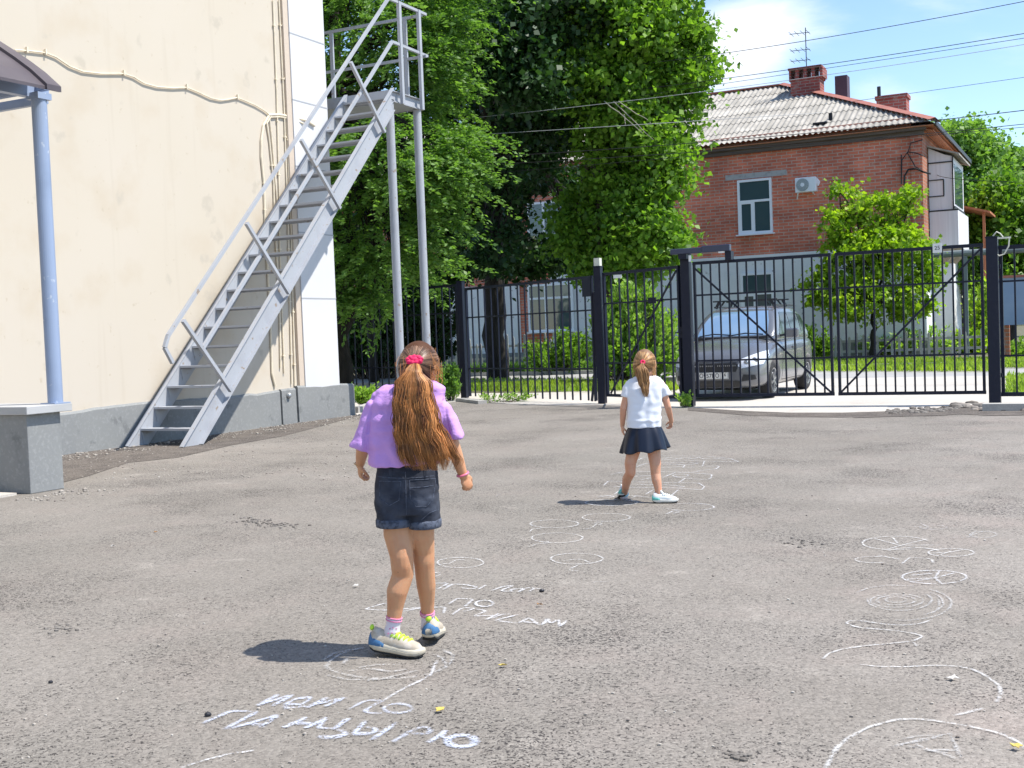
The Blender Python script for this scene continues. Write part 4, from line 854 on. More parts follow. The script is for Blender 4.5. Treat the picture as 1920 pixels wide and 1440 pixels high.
shrub('low dark green bush under the dark window, behind the bar fence', g3(1040, 37), [(1040, 660, 37, 55, 22), (1080, 640, 37, 35, 22)], 100, 5000, .12, M['leaf_maple'])
shrub('round dark bush right of the grey car, at the white wall', g3(1525, 40.5), [(1525, 640, 40.5, 22, 30), (1540, 650, 40.5, 16, 15)], 60, 3000, .15, M['leaf_maple'])
shrub('bright bushy weeds at the white wall under the young maple', g3(1700, 41), [(1690, 635, 41, 50, 16), (1740, 630, 41, 40, 20), (1640, 645, 41, 30, 10)], 110, 5000, .14, M['leaf_bush'])
shrub('leafy bush left of the thick right gate post, before the white pillar', g3(1825, 41), [(1825, 640, 41, 26, 22), (1840, 560, 42, 22, 40)], 70, 4000, .16, M['leaf_young'])
shrub('bright weeds behind the blue metal sheet at the right edge', g3(1905, 34), [(1905, 650, 34, 25, 14), (1890, 660, 34, 14, 8), (1950, 650, 34, 40, 14)], 60, 3000, .11, M['leaf_bush'])
shrub('tall nettle-like weed at the foot of the left fence post', GB(845, 752)@np.eye(3)*0+G(845, 750)+A3(0, .1, 0), [(842, 722, 23.9, 17, 22), (833, 700, 24, 10, 18), (850, 690, 24, 8, 12)], 40, 1500, .085, M['leaf_elm'], name='weed', cat='weed', stem_r=.006)
shrub('bright green weeds beside the pale corner of the cream building', G(682, 760)+A3(0, .2, 0), [(685, 735, 22.6, 20, 14), (670, 730, 22.8, 8, 20), (705, 742, 22.5, 14, 8), (775, 735, 24, 30, 10)], 46, 1800, .08, M['leaf_bush'], name='weed', cat='weed', stem_r=.005)
shrub('small green weed at the foot of the gate opener post', G(1283, 764), [(1283, 748, 19.2, 11, 7)], 14, 260, .07, M['leaf_bush'], name='weed', cat='weed', stem_r=.004)
shrub('low weeds along the foot of the braced fence panel', G(930, 756), [(925, 750, 23.2, 35, 3), (985, 752, 22.9, 25, 3)], 26, 420, .06, M['leaf_bush'], name='weed', cat='weed', stem_r=.004)
# distant trees
for i, (lab, x, Y, bl, n, m_, lf) in enumerate((
    ('big light green tree rising right behind the balcony roof', 1800, 62, [(1790, 270, 62, 60, 45), (1850, 300, 62, 50, 45), (1760, 320, 62, 40, 60), (1820, 360, 61, 60, 60)], 13000, 'leaf_far', .26),
    ('bright green bushy tree at the right edge above the fence', 1890, 50, [(1890, 380, 50, 50, 60), (1850, 430, 50, 50, 60), (1930, 440, 50, 50, 80), (1830, 500, 50, 50, 40), (1900, 520, 50, 60, 40)], 15000, 'leaf_maple', .22),
    ('dark tree behind the overhead pipe, right of the house', 1960, 70, [(1960, 330, 72, 70, 50), (2040, 400, 70, 80, 120), (1870, 460, 70, 60, 80)], 9000, 'leaf_shaded', .26),
    ('blue-green conifer tip far away, rightmost on the skyline', 1898, 110, [(1898, 330, 110, 20, 30), (1898, 300, 110, 9, 22)], 3500, 'leaf_conifer', .35),
    ('blue-green conifer far away, left of the rightmost conifer', 1862, 120, [(1862, 310, 120, 16, 24), (1850, 320, 120, 18, 20)], 3000, 'leaf_conifer', .35))):
    tree('conifer' if 'conifer' in lab else 'broadleaf_tree', lab, 'tree', g3(x, Y), D(x, 480, Y), bl, max(60, n//60), n, lf, .85, M[m_], 'bark_shaded', .22, shell=.2)
# far belt of wood closing the view beside and behind the houses
P = []; 
for i in range(240):
    x = rng.uniform(-90, 140); Y = rng.uniform(140, 170)
    if -6 < x < 50 and False: continue
    P.append((x, Y, rng.uniform(2.0, 9), rng.uniform(2.5, 4.5)))
nl = 26000; idx = rng.integers(0, len(P), nl); P = np.array(P); d = rdir(nl)
X = P[idx][:, :3]+d*P[idx][:, 3:4]*rng.uniform(.75, 1, (nl, 1)); X[:, 2] = np.maximum(X[:, 2], 0)
leaf_object('distant_wood', X, rng.uniform(.6, 1.1, nl), rdir(nl), rdir(nl)+A3(0, 0, .4), rng.uniform(0, 1, nl), M['leaf_far'], base=(0, 150, 0), kind='stuff', label='distant belt of green trees beyond the houses', cat='wood')

# grass verges
def grass(name, region, n, h, label, m='grass'):
    """region: pixel quads on the ground, blades spread evenly in pixel space"""
    Ps = []
    for (x0, x1, y0, y1, w) in region:
        k = int(n*w); xx = rng.uniform(x0, x1, k); yy = rng.uniform(y0, y1, k); Ps += [G(a, b) for a, b in zip(xx, yy)]
    P = np.array(Ps); n = len(P); Dv = rng.normal(0, .45, (n, 3)); Dv[:, 2] = 1; ang = rng.uniform(0, 6.3, n); Nv = np.stack([np.cos(ang), np.sin(ang), np.zeros(n)], 1)
    big = np.sin(P[:, 0]*1.3)*np.cos(P[:, 1]*.9)*.25+.35
    leaf_object(name, P, h*rng.uniform(.4, 1.3, n), Dv, Nv, big+rng.uniform(0, .5, n), M[m], base=(0, 30, 0), kind='stuff', label=label, cat='grass', aspect=.13)
def soil_patch(pts, z): 
    a = [GB(*p)[:2] for p in pts]; sheet('verge', [tuple(p) for p in a], z, M['soil'], kind='structure')
soil_patch([(800, 737), (1000, 736), (1130, 731), (1130, 719), (1000, 717), (800, 717)], -.003)
soil_patch([(1885, 742), (2300, 735), (2300, 700), (1960, 712), (1900, 722)], -.003)
grass('grass_verge', [(860, 1140, 718, 735, .65), (860, 1140, 714, 719, .1), (1140, 1270, 722, 733, .25)], 9000, .13, 'sunlit yellowish grass strip between pavement and street, left of the wicket')
grass('grass_verge', [(1510, 1860, 676, 697, .8), (1860, 1925, 672, 690, .2)], 14000, .15, 'green grass along the picket fence beyond the street, right of the car')
grass('grass_verge', [(620, 1300, 684, 700, 1)], 12000, .26, 'grass and weeds along the far side of the street, left of the car', 'leaf_elm')
grass('grass_verge', [(1888, 2200, 705, 742, 1)], 6000, .12, 'bright grass patch behind the rightmost fence panel')
# ------------------------------------------------------------------ grey car behind the gate
CV, CUo = -6.10, 19.95          # centre line v, front bumper u
car = empty('parked_car', (CV, CUo+2.2, 0), label='grey estate car with roof bars parked facing the gate', cat='car')
body_m = mat('silver_grey_paint', (.165, .172, .190), .26, metal=.4, spec=.6, noise=[(3, 5, .4, .7, (.155, .162, .18))])
body_m.node_tree.nodes['Principled BSDF'].inputs['Coat Weight'].default_value = .5
trim_m = mat('black_car_plastic', (.02, .021, .024), .5); under_m = mat('car_underside', (.01, .01, .01), .9); tyre_m = mat('tyre_rubber', (.018, .018, .019), .85); rim_m = mat('alloy_rim', (.42, .43, .45), .3, metal=.8)
def cg(v, y, z): return (CV+v, CUo+y, z+max(0, z-.66)*.13)
def car_eval(name, mb, m, parent, sub=2, cuts=(), smooth=True):
    base, blk = FR[parent.name]; me = new_mesh(name, mb.verts()-base, mb.f, smooth, (m,))
    o = bpy.data.objects.new(name, me); COL.objects.link(o)
    if sub: s = o.modifiers.new('s', 'SUBSURF'); s.levels = s.render_levels = sub
    tmp = []
    for (c0, c1, r) in cuts:
        cb = MB(); cb.tube([np.array(c0)-base, np.array(c1)-base], r, 40); cm = new_mesh('cut', cb.verts(), cb.f); co = bpy.data.objects.new('cut', cm); COL.objects.link(co); tmp.append(co)
        b = o.modifiers.new('b', 'BOOLEAN'); b.object = co; b.operation = 'DIFFERENCE'; b.solver = 'EXACT'
    dg = bpy.context.evaluated_depsgraph_get(); nm = bpy.data.meshes.new_from_object(o.evaluated_get(dg)); o.modifiers.clear(); o.data = nm
    for t in tmp: bpy.data.objects.remove(t)
    nm.polygons.foreach_set('use_smooth', [True]*len(nm.polygons))
    o.parent = parent; FR[o.name] = (base, blk); return o
# stations: y, half width, sill z, shoulder z, top z (centre)
stn = [(0.00, .58, .30, .56, .60), (.03, .70, .22, .62, .70), (.14, .79, .20, .70, .80), (.42, .845, .19, .80, .92), (.80, .86, .19, .88, .99), (1.12, .865, .19, .94, 1.05), (1.8, .865, .19, .96, 1.02), (2.6, .865, .19, .97, 1.02), (3.4, .86, .20, .98, 1.03), (3.95, .83, .24, .98, 1.03), (4.18, .76, .30, .92, 1.0), (4.22, .66, .36, .80, .9)]
rings = []
for (y, w, zs, zh, zt) in stn:
    half = [(0, zs), (w*.6, zs), (w*.93, zs+.02), (w, zs+.14), (w*1.005, (zs+zh)/2), (w, zh-.10), (w*.955, zh), (w*.72, zt-.02), (w*.35, zt), (0, zt+.005)]
    ring = [cg(-a, y, b) for a, b in half[1:-1]][::-1]; full = [cg(a, y, b) for a, b in half] + ring
    rings.append(np.array(full))
mb = MB(); mb.loft(rings)
yw = (.78, 3.42); WR = .315
cuts = [(cg(s*1.2, y, .33), cg(s*.60, y, .33), WR+.045) for y in yw for s in (-1, 1)]
body = car_eval('body', mb, body_m, car, 2, cuts)
# greenhouse
gs = [(1.02, .70, 1.00, 1.02), (1.32, .715, 1.0, 1.22), (1.70, .70, 1.0, 1.455), (1.95, .68, 1.0, 1.52), (2.7, .68, 1.0, 1.545), (3.4, .665, 1.0, 1.53), (3.85, .64, 1.0, 1.46), (4.02, .64, 1.0, 1.25), (4.12, .64, 1.0, 1.02)]
rings = []
for (y, w, z0, zt) in gs:
    tum = (zt-z0)*.26; half = [(0, z0-.06), (w+.10, z0-.06), (w+.10, z0), (w+.10-tum*.45, (z0+zt)/2), (w+.10-tum, zt-.05), (w+.04-tum*1.1, zt-.012), (w*.5, zt+.008), (0, zt+.012)]
    ring = [cg(-a, y, b) for a, b in half[1:-1]][::-1]; rings.append(np.array([cg(a, y, b) for a, b in half] + ring))
mb = MB(); mb.loft(rings); cabin = car_eval('cabin', mb, body_m, car, 2)
def bvh(o): return BVHTree.FromPolygons([v.co[:] for v in o.data.vertices], [p.vertices[:] for p in o.data.polygons])
bt, ct = bvh(body), bvh(cabin)
def patch(name, tree_, poly, plane, sgn, m, parent, off=.006, res=.03, thick=0):
    """poly in 2D (front: (v, z) cast along +y; side: (y, z) cast along -/+v) laid on the car surface"""
    poly = np.array(poly, float); mn, mx = poly.min(0), poly.max(0); nx = max(2, int((mx[0]-mn[0])/res)); nz = max(2, int((mx[1]-mn[1])/res))
    bmx = bmesh.new(); vsb = [bmx.verts.new((p[0], 0, p[1])) for p in poly]; bmx.faces.new(vsb)
    for i in range(1, nx): bmesh.ops.bisect_plane(bmx, geom=bmx.verts[:]+bmx.edges[:]+bmx.faces[:], plane_co=(mn[0]+(mx[0]-mn[0])*i/nx, 0, 0), plane_no=(1, 0, 0))
    for i in range(1, nz): bmesh.ops.bisect_plane(bmx, geom=bmx.verts[:]+bmx.edges[:]+bmx.faces[:], plane_co=(0, 0, mn[1]+(mx[1]-mn[1])*i/nz), plane_no=(0, 0, 1))
    base, blk = FR[parent.name]; bmx.verts.index_update(); out = []; 
    for v in bmx.verts:
        a, z = v.co.x, v.co.z
        if plane == 'front': o_ = Vector(np.array(cg(a, -1.5, z))-base); d_ = Vector((0, 1, 0))
        else: o_ = Vector(np.array(cg(sgn*2, a, z))-base); d_ = Vector((-sgn, 0, 0))
        hit = tree_.ray_cast(o_, d_)
        if hit[0] is None: hit = tree_.find_nearest(o_+d_*1.5)
        out.append(hit[0]-d_*off)
    me = bpy.data.meshes.new(name); me.from_pydata([tuple(p) for p in out], [], [[v.index for v in f.verts] for f in bmx.faces]); bmx.free(); me.materials.append(m); me.polygons.foreach_set('use_smooth', [True]*len(me.polygons)); me.update()
    o = bpy.data.objects.new(name, me); COL.objects.link(o); o.parent = parent; FR[o.name] = (base, blk); return o
wg = mat('windscreen_glass', (.16, .26, .40), .08, spec=1); wg.node_tree.nodes['Principled BSDF'].inputs['Coat Weight'].default_value = 1  # blue base colour stands in for the sky reflected in the screen
sg = mat('side_glass', (.012, .018, .02), .12, spec=.4)
patch('windscreen', ct, [(-.665, 1.06), (.665, 1.06), (.60, 1.30), (.52, 1.455), (-.52, 1.455), (-.60, 1.30)], 'front', 1, wg, car)
for s in (-1, 1):
    patch('side_window', ct, [(1.45, 1.06), (2.42, 1.06), (2.42, 1.43), (1.98, 1.43)], 'side', s, sg, car); patch('side_window', ct, [(2.50, 1.06), (3.3, 1.06), (3.25, 1.42), (2.50, 1.43)], 'side', s, sg, car)
    patch('side_window', ct, [(3.38, 1.08), (3.9, 1.12), (3.75, 1.36), (3.36, 1.41)], 'side', s, sg, car)
    for y0, y1 in ((1.30, 2.44), (2.47, 3.38)):
        q = patch('door_seam', bt, [(y0, .30), (y0+.014, .30), (y0+.014, .96), (y0, .96)], 'side', s, trim_m, car, .003, .08)
    patch('door_seam', bt, [(1.3, .29), (3.3, .29), (3.3, .30), (1.3, .30)], 'side', s, trim_m, car, .003, .2)
    for y in (2.12, 3.1): mb = MB(); mb.bar(cg(s*.872, y, .84), cg(s*.872, y+.2, .845), .03, .035); mk('door_handle', mb, body_m, car, bevel=.006)
    lm = mat('headlamp_glass', (.74, .76, .80), .10, metal=.2, spec=1) if s == -1 else bpy.data.materials['headlamp_glass']
    hl = patch('headlight', bt, [(s*.41, .60), (s*.47, .555), (s*.80, .62), (s*.835, .75), (s*.80, .83), (s*.45, .71)], 'front', 1, lm, car, .008)
    for (a, z, r) in ((.55, .645, .05), (.68, .685, .055)): 
        mb = MB(); h = bt.ray_cast(Vector(np.array(cg(s*a, -1, z))-FR[car.name][0]), Vector((0, 1, 0)))[0]; c = np.array(h)+FR[car.name][0]; mb.sph(c+A3(0, -.004, 0), (r, .012, r), 12, 8)
        mk('lamp_reflector', mb, rim_m, hl, smooth=True)
    patch('fog_lamp_recess', bt, [(s*.46, .33), (s*.72, .36), (s*.70, .44), (s*.50, .45)], 'front', 1, trim_m, car, .006)
    mb = MB(); mb.box(cg(s*1.01, 1.48, 1.08), (.25, .10, .17)); mr_ = mk('side_mirror', mb, body_m, car, bevel=.03)
    mb = MB(); mb.bar(cg(s*.80, 1.48, 1.04), cg(s*.92, 1.52, 1.06), .05, .04); mk('mirror_arm', mb, trim_m, mr_)
patch('grille', bt, [(-.40, .56), (-.37, .50), (.37, .50), (.40, .56), (.40, .635), (.36, .655), (-.36, .655), (-.40, .635)], 'front', 1, trim_m, car, .010)
mb = MB()
for i in range(22):
    a = -.36+.72*i/21
    if abs(a) < .05: continue
    h = bt.ray_cast(Vector(np.array(cg(a, -1, .605))-FR[car.name][0]), Vector((0, 1, 0)))[0]; c = np.array(h)+FR[car.name][0]; mb.box(c+A3(0, -.013, 0), (.014, .008, .022))
mk('grille_stud', mb, rim_m, car)
patch('lower_intake', bt, [(-.42, .235), (.42, .235), (.46, .33), (.40, .345), (-.40, .345), (-.46, .33)], 'front', 1, trim_m, car, .008)
patch('bonnet_seam', bt, [(-.40, .665), (0, .675), (.40, .665), (.46, .72), (.445, .722), (.39, .675), (0, .685), (-.39, .675), (-.445, .722), (-.46, .72)], 'front', 1, trim_m, car, .004)
h = bt.ray_cast(Vector(np.array(cg(0, -1, .44))-FR[car.name][0]), Vector((0, 1, 0)))[0]; py = float(h[1]+FR[car.name][0][1])-.02; PVc = CV-.03
mb = MB(); mb.box((PVc, py, .435), (.54, .012, .118)); plate = mk('licence_plate', mb, M['label_white'], car, bevel=.004)
mb = MB()
for a, b in (((-.26, .382), (.26, .382)), ((-.26, .488), (.26, .488)), ((-.26, .382), (-.26, .488)), ((.26, .382), (.26, .488)), ((.13, .382), (.13, .488))): mb.bar((PVc+a[0], py-.008, a[1]), (PVc+b[0], py-.008, b[1]), .003, .005, (0, 1, 0))
mk('plate_border', mb, M['black'], plate)
text('plate_characters', 'О957ЕО', .100, M['black'], plate, [(1, 0, 0), (0, 0, 1), (0, -1, 0)], (PVc-.07, py-.008, .433), bold=.0005)
text('plate_characters', '16', .075, M['black'], plate, [(1, 0, 0), (0, 0, 1), (0, -1, 0)], (PVc+.195, py-.008, .447), bold=.0005)
# wipers, roof bars
mb = MB()
def onc(v, z, off=.012): h = ct.ray_cast(Vector(np.array(cg(v, -1, z))-FR[car.name][0]), Vector((0, 1, 0)))[0]; return np.array(h)+FR[car.name][0]+A3(0, -off, 0)
for a, b, c in ((-.62, -.35, .0), (-.05, .25, .58)): mb.tube([onc(a, 1.065), onc(b, 1.10), onc(c, 1.075)], .010, 6)
mk('wiper', mb, trim_m, car)
mb = MB(); mb.box2(cg(-.68, 1.0, 1.015), cg(.68, 1.16, 1.045)); mk('scuttle', mb, trim_m, car)
for y in (2.05, 2.95):
    mb = MB(); mb.bar(cg(-.62, y, 1.645), cg(.62, y, 1.645), .05, .025)
    for s in (-1, 1): mb.bar(cg(s*.50, y, 1.64), cg(s*.57, y, 1.525), .05, .03, (0, 1, 0)); mb.bar(cg(s*.40, y, 1.64), cg(s*.47, y, 1.56), .03, .02, (0, 1, 0))
    mk('roof_bar', mb, trim_m, car)
for s in (-1, 1): mb = MB(); mb.bar(cg(s*.56, 1.95, 1.545), cg(s*.56, 3.5, 1.545), .03, .03); mk('roof_rail', mb, trim_m, car)
mb = MB(); mb.box2(cg(-.55, .3, .17), cg(.55, 3.9, .32)); mk('underbody', mb, under_m, car)
for y in yw:
    for s in (-1, 1):
        mb = MB(); n = 36
        prof = [(.62, .20), (.62, .285), (.635, .308), (.68, WR), (.80, WR), (.835, .308), (.85, .285), (.845, .215), (.80, .20)]
        rings = [np.array([cg(s*a, y+r*math.cos(t), WR+r*math.sin(t)) for a, r in prof]) for t in np.arange(n)*2*math.pi/n]
        rings.append(rings[0]); mb.loft(rings, False); ty = mk('wheel', mb, tyre_m, car, smooth=True)
        mb = MB(); mb.tube([cg(s*.80, y, WR), cg(s*.815, y, WR)], .05, 16)
        for k in range(6): t = k*math.pi/3+.3; mb.bar(cg(s*.812, y, WR), cg(s*.825, y+.19*math.cos(t), WR+.19*math.sin(t)), .02, .06, (s, 0, 0))
        rings = [np.array([cg(s*a, y+r*math.cos(t), WR+r*math.sin(t)) for a, r in ((.76, .185), (.842, .20), (.845, .216), (.80, .218))]) for t in np.arange(n+1)*2*math.pi/n]; mb.loft(rings, False)
        mk('rim', mb, rim_m, ty); mb = MB(); mb.tube([cg(s*.66, y, WR), cg(s*.70, y, WR)], .18, 24); mk('brake_disc', mb, under_m, ty)
# ------------------------------------------------------------------ people
from mathutils import noise as mnoise
def fuse(name, mb, voxel, it, m, parent=None, base=None, fn=None, **k):
    """union of closed shapes as one continuous surface, smoothed"""
    if parent is not None: base, blk = FR[parent.name]
    base = np.asarray(base, float); me = new_mesh(name, mb.verts()-base, mb.f, True)
    t = bpy.data.objects.new('t', me); COL.objects.link(t)
    r = t.modifiers.new('r', 'REMESH'); r.mode = 'VOXEL'; r.voxel_size = voxel; r.use_smooth_shade = True
    s = t.modifiers.new('s', 'SMOOTH'); s.iterations = it; s.factor = .6
    nm = bpy.data.meshes.new_from_object(t.evaluated_get(bpy.context.evaluated_depsgraph_get())); bpy.data.objects.remove(t)
    nm.materials.clear(); nm.materials.append(m)
    if fn:
        n = len(nm.vertices); co = np.empty(n*3); no = np.empty(n*3); nm.vertices.foreach_get('co', co); nm.vertices.foreach_get('normal', no)
        co = co.reshape(-1, 3); no = no.reshape(-1, 3); d = np.array([fn(Vector(c+base)) for c in co]); co += no*d[:, None]; nm.vertices.foreach_set('co', co.ravel())
    nm.polygons.foreach_set('use_smooth', [True]*len(nm.polygons)); nm.update()
    o = bpy.data.objects.new(name, nm); COL.objects.link(o)
    if parent is None: place(o, base, False)
    else: o.parent = parent; FR[o.name] = (base, False)
    return tag(o, **k)
def ell(c, a, b, n=40, p=2.4, axx=(1, 0, 0), axy=(0, 1, 0)):
    t = np.arange(n)*2*math.pi/n; ct, stt = np.cos(t), np.sin(t)
    x = np.sign(ct)*np.abs(ct)**(2/p)*a; y = np.sign(stt)*np.abs(stt)**(2/p)*b
    return np.asarray(c, float)+x[:, None]*np.asarray(axx, float)+y[:, None]*np.asarray(axy, float)
def strands(name, paths, rad, rnd, m, parent, sides=3):
    paths = np.asarray(paths, float); n, k, _ = paths.shape; t = np.gradient(paths, axis=1); t /= np.linalg.norm(t, axis=2)[..., None]+1e-9
    ref = np.tile(A3(0.3, 1, .2), (n, k, 1)); x = np.cross(t, ref); x /= np.linalg.norm(x, axis=2)[..., None]+1e-9; y = np.cross(t, x)
    a = np.arange(sides)*2*math.pi/sides; rad = np.broadcast_to(rad, (n, k))
    vs = paths[:, :, None, :]+rad[:, :, None, None]*(np.cos(a)[None, None, :, None]*x[:, :, None, :]+np.sin(a)[None, None, :, None]*y[:, :, None, :])
    base, blk = FR[parent.name]; vs = (vs.reshape(-1, 3)-base).astype(np.float32)
    i, j, s = np.meshgrid(np.arange(n), np.arange(k-1), np.arange(sides), indexing='ij'); a0 = (i*k+j)*sides+s; a1 = (i*k+j)*sides+(s+1) % sides
    F_ = np.stack([a0, a1, a1+sides, a0+sides], -1).reshape(-1, 4).astype(np.int32); nf = len(F_)
    me = bpy.data.meshes.new(name); me.vertices.add(len(vs)); me.vertices.foreach_set('co', vs.ravel()); me.loops.add(nf*4); me.loops.foreach_set('vertex_index', F_.ravel())
    me.polygons.add(nf); me.polygons.foreach_set('loop_start', np.arange(0, nf*4, 4, dtype=np.int32)); me.polygons.foreach_set('loop_total', np.full(nf, 4, dtype=np.int32)); me.polygons.foreach_set('use_smooth', np.ones(nf, bool))
    at = me.attributes.new('rnd', 'FLOAT', 'FACE'); at.data.foreach_set('value', np.repeat(np.asarray(rnd, np.float32), (k-1)*sides))
    me.materials.append(m); me.update(); o = bpy.data.objects.new(name, me); COL.objects.link(o); o.parent = parent; FR[o.name] = (base, blk); return o
def hair_mat(name, c1, c2):
    m = bpy.data.materials.new(name); m.use_nodes = True; nt = m.node_tree; b = nt.nodes['Principled BSDF']; N = nt.nodes.new; L = nt.links.new
    at = N('ShaderNodeAttribute'); at.attribute_name = 'rnd'; mx = N('ShaderNodeMixRGB'); mx.inputs[1].default_value = (*c1, 1); mx.inputs[2].default_value = (*c2, 1)
    L(at.outputs['Fac'], mx.inputs[0]); L(mx.outputs[0], b.inputs['Base Color']); b.inputs['Roughness'].default_value = .38; b.inputs['Specular IOR Level'].default_value = .55
    tr = N('ShaderNodeBsdfTranslucent'); L(mx.outputs[0], tr.inputs[0]); ms = N('ShaderNodeMixShader'); ms.inputs[0].default_value = .18; L(b.outputs[0], ms.inputs[1]); L(tr.outputs[0], ms.inputs[2]); L(ms.outputs[0], nt.nodes['Material Output'].inputs[0]); return m
def skin(name, c):
    m = mat(name, c, .5, noise=[(14, 5, .45, .75, tuple(np.array(c)*(.93, .80, .74))), (60, 3, .70, .76, tuple(np.array(c)*.62))], bump=(180, .12, .002)); b = m.node_tree.nodes['Principled BSDF']
    b.inputs['Subsurface Weight'].default_value = .12; b.inputs['Subsurface Radius'].default_value = (.02, .007, .004); b.inputs['Subsurface Scale'].default_value = .5; return m
def head_frame(yaw, pitch, rollr=0):
    f = A3(math.sin(yaw)*math.cos(pitch), math.cos(yaw)*math.cos(pitch), -math.sin(pitch)); r = unit(A3(math.cos(yaw), -math.sin(yaw), 0)+A3(0, 0, -math.sin(rollr))); u = np.cross(r, f); return np.stack([r, f, u], 1)
def add_head(mb, c, Hf, s):
    P = lambda x, y, z: c+Hf@(A3(x, y, z)*s)
    mb.sph(c, A3(.074, .090, .098)*s, 24, 16, Hf); mb.sph(P(0, .030, -.048), A3(.056, .058, .062)*s, 20, 12, Hf); mb.sph(P(0, .068, -.093), A3(.022, .018, .017)*s, 12, 8, Hf)
    mb.sph(P(0, .094, -.022), A3(.008, .014, .018)*s, 10, 8, Hf); mb.sph(P(0, .102, -.034), A3(.012, .010, .009)*s, 10, 8, Hf)
    mb.sph(P(0, .084, -.060), A3(.021, .009, .005)*s, 10, 6, Hf); mb.sph(P(0, .084, -.069), A3(.018, .009, .006)*s, 10, 6, Hf)
    for q in (-1, 1):
        mb.sph(P(q*.030, .072, .010), A3(.020, .014, .006)*s, 10, 6, Hf); mb.sph(P(q*.034, .062, -.03), A3(.020, .018, .016)*s, 10, 8, Hf)
        mb.sph(P(q*.076, -.004, -.018), A3(.007, .017, .026)*s, 12, 8, Hf); mb.sph(P(q*.080, -.012, -.006), A3(.006, .010, .018)*s, 10, 6, Hf)
def face_parts(body, c, Hf, s, tone):
    P = lambda x, y, z: c+Hf@(A3(x, y, z)*s)
    for q in (-1, 1):
        mb = MB(); mb.sph(P(q*.030, .0785, -.004), A3(.012, .008, .0075)*s, 12, 8, Hf); e = mk('eye', mb, M['eye_white'], body, smooth=True)
        mb = MB(); mb.sph(P(q*.030, .0855, -.005), A3(.0055, .0025, .0055)*s, 10, 6, Hf); mk('iris', mb, M['iris'], e, smooth=True)
        mb = MB(); mb.tube([P(q*.014, .092, .016), P(q*.030, .091, .021), P(q*.048, .078, .016)], .0022*s, 6); mk('eyebrow', mb, tone, body)
    mb = MB(); mb.tube([P(-.022, .0865, -.064), P(-.010, .0935, -.063), P(.010, .0935, -.063), P(.022, .0865, -.064)], .0035*s, 8); mk('lips', mb, M['lips'], body, smooth=True)
def add_hand(mb, wrist, d, palm_n, side, s, curl, spread=.12):
    """d: along the hand, palm_n: out of the palm, side: +1 when the thumb leaves toward cross(d, palm_n)"""
    d = unit(d); n = unit(np.asarray(palm_n)-d*(np.asarray(palm_n)@d)); w = np.cross(d, n)*side; c = np.asarray(wrist, float)
    mb.sph(c+d*.034*s, A3(.030, .036, .0125)*s, 16, 10, np.stack([w, d, n], 1)); mb.tube([c-d*.012*s, c+d*.018*s], [.0175*s, .021*s], 14, el=.72) if False else mb.sph(c+d*.006*s, A3(.019, .024, .014)*s, 12, 8, np.stack([w, d, n], 1))
    for i, (o, L, r) in enumerate(((.020, .046, .0070), (.0068, .052, .0072), (-.0066, .048, .0069), (-.0195, .037, .0062))):
        p = c+d*(.060-.003*abs(i-1.2))*s+w*o*s; dd = unit(d+w*spread*(1.3-i)*.6); a = curl*(.75+.12*i); pts = [p-d*.012*s, p]; ax = dd; cur = 0
        for j, fr in enumerate((.44, .31, .25)):
            cur += a*(.9 if j == 0 else 1.0); e = ax*math.cos(cur)+n*math.sin(cur); p = p+e*L*fr*s; pts.append(p)
        mb.chain(pts, [r*s, r*s, r*.97*s, r*.9*s, r*.78*s], 10)
    p = c+d*.014*s+w*.022*s; e1 = unit(d*.62+w*.62+n*.42); e2 = unit(d*.85+w*.10+n*.62); mb.chain([p, p+e1*.024*s, p+e1*.024*s+e2*.019*s, p+e1*.024*s+e2*.034*s], [.0115*s, .0090*s, .0080*s, .0066*s], 10)
def nails_skip(): pass
